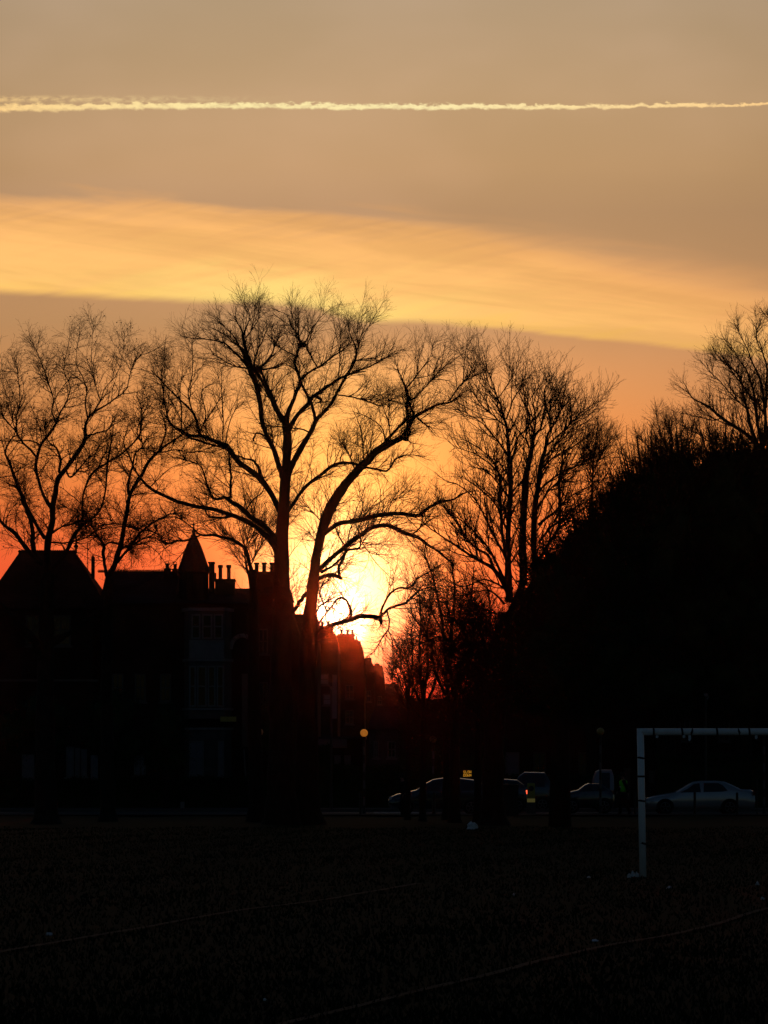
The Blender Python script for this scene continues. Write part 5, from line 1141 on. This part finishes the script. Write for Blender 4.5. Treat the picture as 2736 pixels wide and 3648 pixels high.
# ------------------------------------------------------------------ goal
YGo = 60.3
t = thing('football_goal', 'white goal frame bound with bands of dark tape at the right', 'goal', (X(2291, YGo), YGo, 0))
r = .058; xp = X(2291, YGo) ; zt = Z(2607, YGo); x2 = xp + 7.32
xt = X(2281, YGo)
MB().tube([(xp, YGo, -.05), ((xp * .5 + xt * .5), YGo, zt * .5), (xt, YGo, zt + r)], r, 16).build('goal_post', 'goal', t, True)
MB().tube([(x2, YGo, -.05), (x2, YGo, zt + r)], r, 16).build('goal_post', 'goal', t, True)
MB().tube([(xt + r * .2, YGo, zt), (x2, YGo, zt)], r, 16).build('crossbar', 'goal', t, True)
def band_(px, py, tilt, vert):
    q = MB(); c = Vector((X(px, YGo), YGo, Z(py, YGo)))
    dv = Vector((math.sin(tilt), 0, math.cos(tilt))) if vert else Vector((math.cos(tilt), 0, math.sin(tilt)))
    w = .016; q.tube([c - dv * w, c + dv * w], r * 1.05, 16)
    q.build('tape_band', 'tape', t)
for px, ti in ((2328, .0), (2430, .15), (2464, -.35), (2554, .1), (2632, .4), (2669, .1)): band_(px, 2607, ti, False)
for py, px, ti in ((2700, 2283, .2), (2766, 2284, .0), (2853, 2286, .15), (3004, 2290, .3)): band_(px, py, ti, True)
for px, l_ in ((2340, .05), (2456, .10), (2436, .05), (2693, .07)):
    mb = MB(); c = (X(px, YGo), YGo - .03, zt - r)
    mb.add([(c[0] - .02, c[1], c[2]), (c[0] + .022, c[1], c[2]), (c[0] + .026, c[1] - .012, c[2] - l_ * .6), (c[0] + .004, c[1] - .004, c[2] - l_), (c[0] - .022, c[1] - .01, c[2] - l_ * .8)], [(0, 1, 2, 3, 4)])
    mb.build('tape_tag', 'litter', t)

# litter
def crumple(c, w, h, seed, m='litter', name='litter', n=9):
    rs = random.Random(seed); vs, fs = [], []
    ring = 9
    for i in range(4):
        rr = (1 - (i / 3.2) ** 2) ** .5 if i < 3.2 else .05
        for k in range(ring):
            a = 2 * math.pi * k / ring; q = rs.uniform(.6, 1.25)
            vs.append((c[0] + w / 2 * rr * q * math.cos(a), c[1] + w * .35 * rr * q * math.sin(a), c[2] + h * i / 3 * rs.uniform(.7, 1.25)))
    for i in range(3):
        for k in range(ring): j = (k + 1) % ring; fs.append((i * ring + k, i * ring + j, (i + 1) * ring + j, (i + 1) * ring + k))
    fs.append(tuple(3 * ring + k for k in range(ring)))
    return MB().add(vs, fs)
def litter(label, px, py, w, h, seed):
    Yl_ = gy(py + h / 2); s = Yl_ / F
    o = crumple((X(px, Yl_), Yl_, gz(X(px, Yl_), Yl_) + .005), w * s, h * s, seed).build('litter', 'litter'); tag(o, label, 'litter', 'scraps of litter on the grass')
litter('white plastic bag on the grass far off, in front of the stout trunk', 1682, 2942, 40, 26, 1)
litter('crumpled paper heap at the foot of the goal post, left piece', 2240, 3123, 14, 14, 2)
litter('crumpled paper heap at the foot of the goal post, middle piece', 2254, 3117, 17, 18, 3)
litter('crumpled paper heap touching the foot of the goal post', 2268, 3118, 16, 18, 4)
litter('flat white scrap right of the goal post foot', 2385, 3167, 26, 8, 5)
litter('small white scrap at the right edge, upper one', 2698, 3153, 14, 12, 6)
litter('pale scrap at the right edge, lower one nearer the painted line', 2716, 3204, 18, 9, 7)
litter('small pale scrap left of the goal post', 2098, 3133, 18, 6, 8)
litter('tiny pale scrap on open grass below the estate car', 1832, 3186, 11, 7, 9)
litter('thin pale scrap just above the near painted line', 2118, 3346, 30, 7, 10)
litter('pale scrap just below the far painted line at left', 174, 3319, 26, 10, 11)
litter('small pale scrap near the bottom, left of the near line', 944, 3555, 16, 8, 12)

# ------------------------------------------------------------------ cars
def car(label, x0p, x1p, Yc, prof, paint, W_=1.75, flip=False, wheels=(.17, .80), glass=None, lit=False, group='vehicles on the park road', kind='parked_car', cat='car', belt=None):
    """prof: (fraction of length, z) of the roofline, front at fraction 0 (left)"""
    xa, xb = X(x0p, Yc), X(x1p, Yc); L = xb - xa
    t = thing(kind, label, cat, ((xa + xb) / 2, Yc + W_ / 2, -.03), group)
    fx = [p[0] for p in prof]; fz = [p[1] for p in prof]
    zb_ = .24
    st = sorted(set(list(np.linspace(0, 1, 33)) + fx)); ns_ = len(st)
    vs, fs = [], []; bx_, bz_ = [p[0] for p in belt], [p[1] for p in belt]
    for f in st:
        zt_ = float(np.interp(f, fx, fz)); zbelt = min(float(np.interp(f, bx_, bz_)), zt_ - .02)
        endt = min(1, f / .06, (1 - f) / .06); wv = W_ / 2 * (.80 + .20 * math.sqrt(max(0, endt)))
        low = zb_ + .10 * (1 - math.sqrt(max(0, min(1, f / .05, (1 - f) / .05))))
        over = max(0, zt_ - zbelt - .03); rw = wv * .93 - over * .36
        sec = [(wv * .90, low), (wv * .99, low + .16), (wv, (low + zbelt) / 2 + .05), (wv * .96, zbelt), (rw + .02, max(zt_ - .06, zbelt + .005)), (rw - .09, zt_ - .012), (rw * .5, zt_ + .012), (0, zt_ + .02)]
        pts = [(-a, b) for a, b in sec] + [(a, b) for a, b in sec[-2::-1]]
        for a, b in pts: vs.append((xa + f * L, Yc + W_ / 2 + a, b - .03))
    m = 15
    for i in range(ns_ - 1):
        for k in range(m - 1): fs.append((i * m + k, i * m + k + 1, (i + 1) * m + k + 1, (i + 1) * m + k))
        fs.append((i * m + m - 1, i * m, (i + 1) * m, (i + 1) * m + m - 1))
    fs.append(tuple(range(m))); fs.append(tuple((ns_ - 1) * m + k for k in range(m - 1, -1, -1)))
    body = MB().add(vs, fs).build('body', paint, t, True)
    # side glass, following the body surface
    for q in glass:
        for sgn in (-1, 1):
            g = []
            for f, zf in q:
                zt_ = float(np.interp(f, fx, fz)); zbelt = min(float(np.interp(f, bx_, bz_)), zt_ - .02)
                over = max(0, zt_ - zbelt - .03); wv = W_ / 2; rw = wv * .93 - over * .36
                zz = zbelt + .02 + zf * max(0, (zt_ - .09) - (zbelt + .02))
                hw = wv * .96 + (rw + .02 - wv * .96) * ((zz - zbelt) / max(.05, zt_ - .06 - zbelt))
                g.append((xa + f * L, Yc + W_ / 2 + sgn * (hw + .012), zz - .03))
            n = len(g); back = [(a, b - sgn * .03, c) for a, b, c in g]
            MB().add(g + back, [tuple(range(n)), tuple(range(2 * n - 1, n - 1, -1))] + [(i, (i + 1) % n, (i + 1) % n + n, i + n) for i in range(n)]).build('side_window', 'dark_glass', t)
    for f in wheels:
        for sgn in (-1, 1):
            xc = xa + f * L; yc = Yc + W_ / 2 + sgn * (W_ / 2 - .08); rr = .315
            def disc(r0_, r1_, y0_, y1_, nm, mt, par):
                q = MB(); n = 24; v = []
                for yy, r_ in ((y0_, r1_ * .96), (y0_ + .02 * (1 if y1_ > y0_ else -1), r1_), (y1_, r1_)):
                    for k in range(n): a = 2 * math.pi * k / n; v.append((xc + r_ * math.cos(a), yy, -.03 + rr + r_ * math.sin(a)))
                f_ = [tuple(range(n)), tuple(range(3 * n - 1, 2 * n - 1, -1))]
                for i in range(2):
                    for k in range(n): j = (k + 1) % n; f_.append((i * n + k, i * n + j, (i + 1) * n + j, (i + 1) * n + k))
                o = q.add(v, f_).build(nm, mt, t)
                if par: o.parent = par
                return o
            outer = yc + sgn * .10
            disc(0, rr + .05, outer - sgn * .012 - sgn * .0, yc - sgn * .1, 'wheel_arch', 'iron', None) if False else None
            tw = disc(0, rr, outer, yc - sgn * .1, 'wheel', 'tyre', None)
            q = MB(); n = 5
            for k in range(n):
                a = 2 * math.pi * k / n + .3
                ca, sa = math.cos(a), math.sin(a)
                q.tube([(xc + .04 * ca, outer + sgn * .006, -.03 + rr + .04 * sa), (xc + .19 * ca, outer + sgn * .004, -.03 + rr + .19 * sa)], [.026, .02], 6)
            q.lathe([(.0, 0), (.05, 0)], (xc, outer, -.03 + rr), 6) if False else None
            ring = [(xc + .2 * math.cos(a), outer + sgn * .004, -.03 + rr + .2 * math.sin(a)) for a in np.linspace(0, 2 * math.pi, 21)]
            q.tube(ring, .014, 5); o = q.build('rim', 'rim', t); o.parent = tw
            # dark wheel arch lip
            arc = [(xc + .37 * math.cos(a), Yc + W_ / 2 + sgn * (W_ / 2 - .005), -.03 + rr + .36 * math.sin(a)) for a in np.linspace(-.1, math.pi + .1, 15)]
            cen = (xc, arc[0][1], -.03 + rr); pol = arc
            v = [(a, b + sgn * .008, c) for a, b, c in pol] + [(a, b - sgn * .05, c) for a, b, c in pol]; n = len(pol)
            MB().add(v, [tuple(range(n)), tuple(range(2 * n - 1, n - 1, -1))] + [(i, (i + 1) % n, (i + 1) % n + n, i + n) for i in range(n)]).build('wheel_arch', 'iron', t)
    # lamps
    fz0 = float(np.interp(.02, fx, fz)); 
    for sgn in (-1, 1):
        yc = Yc + W_ / 2 + sgn * (W_ / 2 - .2)
        MB().ball((xa + .10, yc, fz0 - .10), .10, 10, (.9, 1.1, .8)).build('headlight', 'lampglass', t, True)
        MB().box(xb - .09, xb - .015, yc - .12 * 1, yc + .12, .78, .95).build('tail_light', 'tail' if lit else 'tail_off', t)
    return t
SALOON = [(0, .62), (.02, .70), (.08, .78), (.20, .88), (.275, .94), (.36, 1.16), (.435, 1.36), (.50, 1.40), (.64, 1.41), (.72, 1.38), (.80, 1.22), (.87, 1.06), (.96, 1.04), (.99, .98), (1, .70)]
SBELT = [(0, .60), (.27, .90), (.9, .96), (1, .70)]
car('silver saloon parked side on behind the goal', 2302, 2692, 150.2, SALOON, 'silver', wheels=(.175, .765), belt=SBELT,
    glass=[[(.31, .0), (.50, .0), (.49, 1), (.44, 1), (.38, .75)], [(.525, .0), (.70, .0), (.745, .15), (.70, .8), (.66, 1), (.53, 1)]])
ESTATE = [(0, .60), (.015, .72), (.08, .84), (.20, .95), (.27, 1.02), (.35, 1.26), (.43, 1.45), (.52, 1.51), (.70, 1.50), (.86, 1.42), (.93, 1.22), (.985, 1.0), (1, .6)]
EBELT = [(0, .58), (.26, .93), (.92, 1.0), (1, .62)]
car('dark grey estate car with a shining roof edge, behind the thicket trunks', 1384, 1752, 151, ESTATE, 'darkpaint', wheels=(.17, .80), belt=EBELT,
    glass=[[(.30, 0), (.50, 0), (.49, 1), (.44, 1), (.36, .7)], [(.52, 0), (.68, 0), (.68, 1), (.515, 1)], [(.70, 0), (.85, 0), (.84, .8), (.70, 1)]])
car('dark hatchback with one red tail light, left of the yellow bollard by the cabinet', 1690, 1882, 158, [(0, .7), (.1, .9), (.25, 1.0), (.4, 1.38), (.55, 1.46), (.8, 1.42), (.93, 1.2), (.98, .95), (1, .6)], 'darkpaint', wheels=(.2, .8),
    belt=[(0, .65), (.3, .95), (.95, 1.0), (1, .6)], glass=[[(.34, 0), (.58, 0), (.57, 1), (.46, 1)], [(.6, 0), (.82, 0), (.8, 1), (.6, 1)]], lit=True)
car('tall dark people carrier braking with a bright red tail light, beside the evergreen trunk', 1790, 1968, 164, [(0, .8), (.08, 1.0), (.2, 1.15), (.34, 1.6), (.45, 1.76), (.85, 1.74), (.96, 1.4), (.99, 1.0), (1, .6)], 'darkpaint', wheels=(.2, .8),
    belt=[(0, .75), (.25, 1.05), (.96, 1.1), (1, .6)], glass=[[(.3, 0), (.55, 0), (.54, 1), (.42, 1)], [(.57, 0), (.85, 0), (.84, 1), (.57, 1)]], lit=True)
car('black low car with a glinting bonnet, between the evergreen trunk and the white van', 2005, 2190, 155, [(0, .62), (.03, .84), (.2, .95), (.3, 1.0), (.42, 1.2), (.5, 1.28), (.75, 1.26), (.92, 1.0), (.99, .9), (1, .6)], 'darkpaint', wheels=(.18, .8),
    belt=[(0, .6), (.3, .92), (.95, .95), (1, .6)], glass=[[(.36, 0), (.6, 0), (.58, 1), (.47, 1)], [(.62, 0), (.82, 0), (.78, 1), (.62, 1)]])
car('white van cab seen behind the black low car, left of the walking person', 2110, 2190, 164, [(0, .9), (.1, 1.5), (.2, 1.78), (.35, 1.86), (.9, 1.86), (.98, 1.6), (1, .7)], 'vanpaint', wheels=(.25, .78), W_=1.8,
    belt=[(0, .8), (.1, 1.05), (.98, 1.05), (1, .7)], glass=[[(.34, 0), (.78, -.25), (.80, .95), (.42, .95), (.34, .5)]], kind='parked_van', cat='van')

# ------------------------------------------------------------------ people
def person(label, px, Yp, h, joints, vest=False, cloth='cloth_dark', pose=None):
    """joints: dict of name -> (x, y, z) in body units (height 1.75) with x to the right, y away"""
    t = thing('person', label, 'person', (X(px, Yp), Yp, gz(X(px, Yp), Yp) if Yp < 145 else 0.0))
    k = h / 1.75; J = {a: Vector(b) * k for a, b in joints.items()}
    me = bpy.data.meshes.new('body'); bm = bmesh.new(); sk = bm.verts.layers.skin.verify(); V = {}
    rad = dict(pelvis=.145, waist=.125, chest=.155, neckb=.085, neck=.052, headb=.07, head=.095, top=.06, shl=.062, shr=.062, ell=.045, elr=.045, wrl=.030, wrr=.030, pal=.034, par=.034,
               hipl=.095, hipr=.095, knl=.062, knr=.062, anl=.042, anr=.042, tol=.038, tor=.038)
    for a, p in J.items():
        v = bm.verts.new(p); r_ = rad.get(a, .03) * k; V[a] = v
        if a.startswith('f'): r_ = .0095 * k
        v[sk].radius = (r_, r_ * (.78 if a in ('waist', 'chest', 'pelvis') else 1)); v[sk].use_root = (a == 'pelvis')
    ed = [('pelvis', 'waist'), ('waist', 'chest'), ('chest', 'neckb'), ('neckb', 'neck'), ('neck', 'headb'), ('headb', 'head'), ('head', 'top'),
          ('chest', 'shl'), ('shl', 'ell'), ('ell', 'wrl'), ('wrl', 'pal'), ('chest', 'shr'), ('shr', 'elr'), ('elr', 'wrr'), ('wrr', 'par'),
          ('pelvis', 'hipl'), ('hipl', 'knl'), ('knl', 'anl'), ('anl', 'tol'), ('pelvis', 'hipr'), ('hipr', 'knr'), ('knr', 'anr'), ('anr', 'tor')]
    for a, b in ed: bm.edges.new((V[a], V[b]))
    for sd in 'lr':                      # four fingers and a thumb on each palm
        p = J['pa' + sd]; w_ = J['wr' + sd]; d = (p - w_).normalized(); sx = Vector((0, 1, 0)); 
        for i, ln in enumerate((.062, .072, .068, .052)):
            a = bm.verts.new(p + d * .025 * k + sx * (i - 1.5) * .02 * k); b = bm.verts.new(a.co + (d * ln * .55 + Vector((0, 0, -.006))) * k); c = bm.verts.new(b.co + (d * ln * .4 + Vector((.014 if sd == 'l' else -.014, 0, 0))) * k)
            for v, q in ((a, .0098), (b, .009), (c, .0075)): v[sk].radius = (q * k, q * k)
            bm.edges.new((V['pa' + sd], a)); bm.edges.new((a, b)); bm.edges.new((b, c))
        a = bm.verts.new(p - sx * .035 * k + d * .0 * k); b = bm.verts.new(a.co + (-sx * .022 + d * .03) * k)
        for v, q in ((a, .0115), (b, .009)): v[sk].radius = (q * k, q * k)
        bm.edges.new((V['pa' + sd], a)); bm.edges.new((a, b))
    bm.to_mesh(me); bm.free()
    me.materials.append(M['skin' if False else cloth]); o = bpy.data.objects.new('body', me); link(o); o.parent = t
    sm = o.modifiers.new('Skin', 'SKIN'); sm.use_smooth_shade = True; ss_ = o.modifiers.new('Sub', 'SUBSURF'); ss_.levels = 1; ss_.render_levels = 2
    # bake so that the body is one plain mesh
    dg = bpy.context.evaluated_depsgraph_get(); dg.update(); ev = o.evaluated_get(dg); nm = bpy.data.meshes.new_from_object(ev); o.modifiers.clear(); o.data = nm; nm.materials.clear(); nm.materials.append(M['skin'])
    wz = Vector(t.location)
    def loc(p): return p + wz
    H = loc(J['head'])
    # face features toward the walking direction
    fd = J.get('face', Vector((-1, 0, 0))).normalized()
    MB().ball(H + Vector((0, 0, .028 * k)) - fd * .018 * k, .112 * k, 12, (1, 1, .92)).build('hair', 'hair', t, True)
    sv_ = Vector((-fd.y, fd.x, 0))
    fm = MB().ball(H + fd * .103 * k - Vector((0, 0, .01 * k)), .016 * k, 6, (1, 1, 1.4))
    for q in (-1, 1): fm.ball(H + sv_ * q * .098 * k, .022 * k, 6, (.6, .6, 1.2))
    fm.build('face_features', 'skin', t, True)
    def sleeve(names, rr, nm_, mt, n=12, ex=1.0):
        MB().tube([loc(J[a]) for a in names], [q * k for q in rr], n).build(nm_, mt, t, True)
    c_ = 'cloth_dark'
    tt = MB(); pts = [J['pelvis'] + Vector((0, 0, .02 * k)), J['waist'], J['chest'] - Vector((0, 0, .04 * k)), J['chest'] + Vector((0, 0, .08 * k)), J['neckb'] + Vector((0, 0, .0))]
    vs = []; n = 16
    for p, (ra, rb) in zip(pts, ((.185, .15), (.165, .13), (.200, .15), (.205, .13), (.075, .075))):
        for q in range(n): a = 2 * math.pi * q / n; vs.append(loc(p + Vector((ra * k * math.cos(a) * (.8 if abs(fd.x) > .5 else 1), rb * k * math.sin(a) * (1.35 if abs(fd.x) > .5 else 1), 0))))
    fs = [(i * n + q, i * n + (q + 1) % n, (i + 1) * n + (q + 1) % n, (i + 1) * n + q) for i in range(4) for q in range(n)] + [tuple(range(n - 1, -1, -1)), tuple(4 * n + q for q in range(n))]
    tt.add(vs, fs).build('jacket' if not vest else 'vest', 'hivis' if vest else c_, t, True)
    for sd in 'lr':
        sleeve(['sh' + sd, 'el' + sd, 'wr' + sd], (.078, .060, .045), 'sleeve', 'hivis' if False else c_)
        sleeve(['hip' + sd, 'kn' + sd, 'an' + sd], (.115, .078, .066), 'trouser_leg', c_)
        d = J['to' + sd] - J['an' + sd]
        MB().tube([loc(J['an' + sd] - d * .35), loc(J['an' + sd] + d * .4), loc(J['to' + sd] + d * .1)], [.05 * k, .055 * k, .035 * k], 10).build('shoe', 'iron', t, True)
    if vest:
        w0 = J['waist'] + Vector((0, 0, .03)); MB().lathe([(.150 * k, 0), (.168 * k, .01), (.168 * k, .06), (.150 * k, .07)], loc(w0), 16).build('reflective_band', 'reflective', t)
    return t
WALK = dict(pelvis=(0, 0, .95), waist=(.0, 0, 1.10), chest=(-.02, 0, 1.32), neckb=(-.03, 0, 1.46), neck=(-.04, 0, 1.52), headb=(-.05, 0, 1.57), head=(-.06, 0, 1.64), top=(-.05, 0, 1.72),
    shl=(-.02, -.18, 1.42), ell=(.10, -.23, 1.17), wrl=(.16, -.24, .93), pal=(.17, -.24, .86), shr=(-.02, .18, 1.42), elr=(-.10, .23, 1.18), wrr=(-.22, .22, .98), par=(-.26, .21, .92),
    hipl=(0, -.09, .92), knl=(-.12, -.10, .52), anl=(-.16, -.10, .09), tol=(-.29, -.10, .04), hipr=(0, .09, .92), knr=(.08, .10, .50), anr=(.26, .10, .14), tor=(.17, .10, .04), face=(-1, 0, 0))
person('person in a bright green vest walking left, arm swung back, beside the goal post', 2222, gy(2906), 1.72, {k: v for k, v in WALK.items()}, vest=True)
STAND = dict(WALK); STAND.update(ell=(.03, -.25, 1.15), wrl=(.0, -.24, .92), pal=(-.01, -.24, .85), elr=(.02, .24, 1.15), wrr=(-.03, .23, .92), par=(-.04, .23, .85), knl=(-.05, -.1, .52), anl=(-.03, -.1, .09), tol=(-.16, -.1, .04), knr=(.04, .1, .5), anr=(.10, .1, .09), tor=(-.03, .1, .04))
person('person in dark clothes standing in front of the estate car bonnet', 1436, gy(2908), 1.70, STAND)

# ------------------------------------------------------------------ thin scattering volume, added to imitate lens glare round the sun
hz = MB().box(-70, 70, -6, 780, -1.2, 26).build('haze', 'soil'); hz.data.materials.clear()
hm = bpy.data.materials.new('haze'); hm.use_nodes = True; ht = hm.node_tree; ht.nodes.clear()
ho = ht.nodes.new('ShaderNodeOutputMaterial'); hv = ht.nodes.new('ShaderNodeVolumePrincipled')
hv.inputs['Color'].default_value = (.95, .93, .90, 1); hv.inputs['Density'].default_value = 0.00006; hv.inputs['Anisotropy'].default_value = 0.992
ht.links.new(hv.outputs[0], ho.inputs['Volume']); hz.data.materials.append(hm); hz['kind'] = 'stuff'
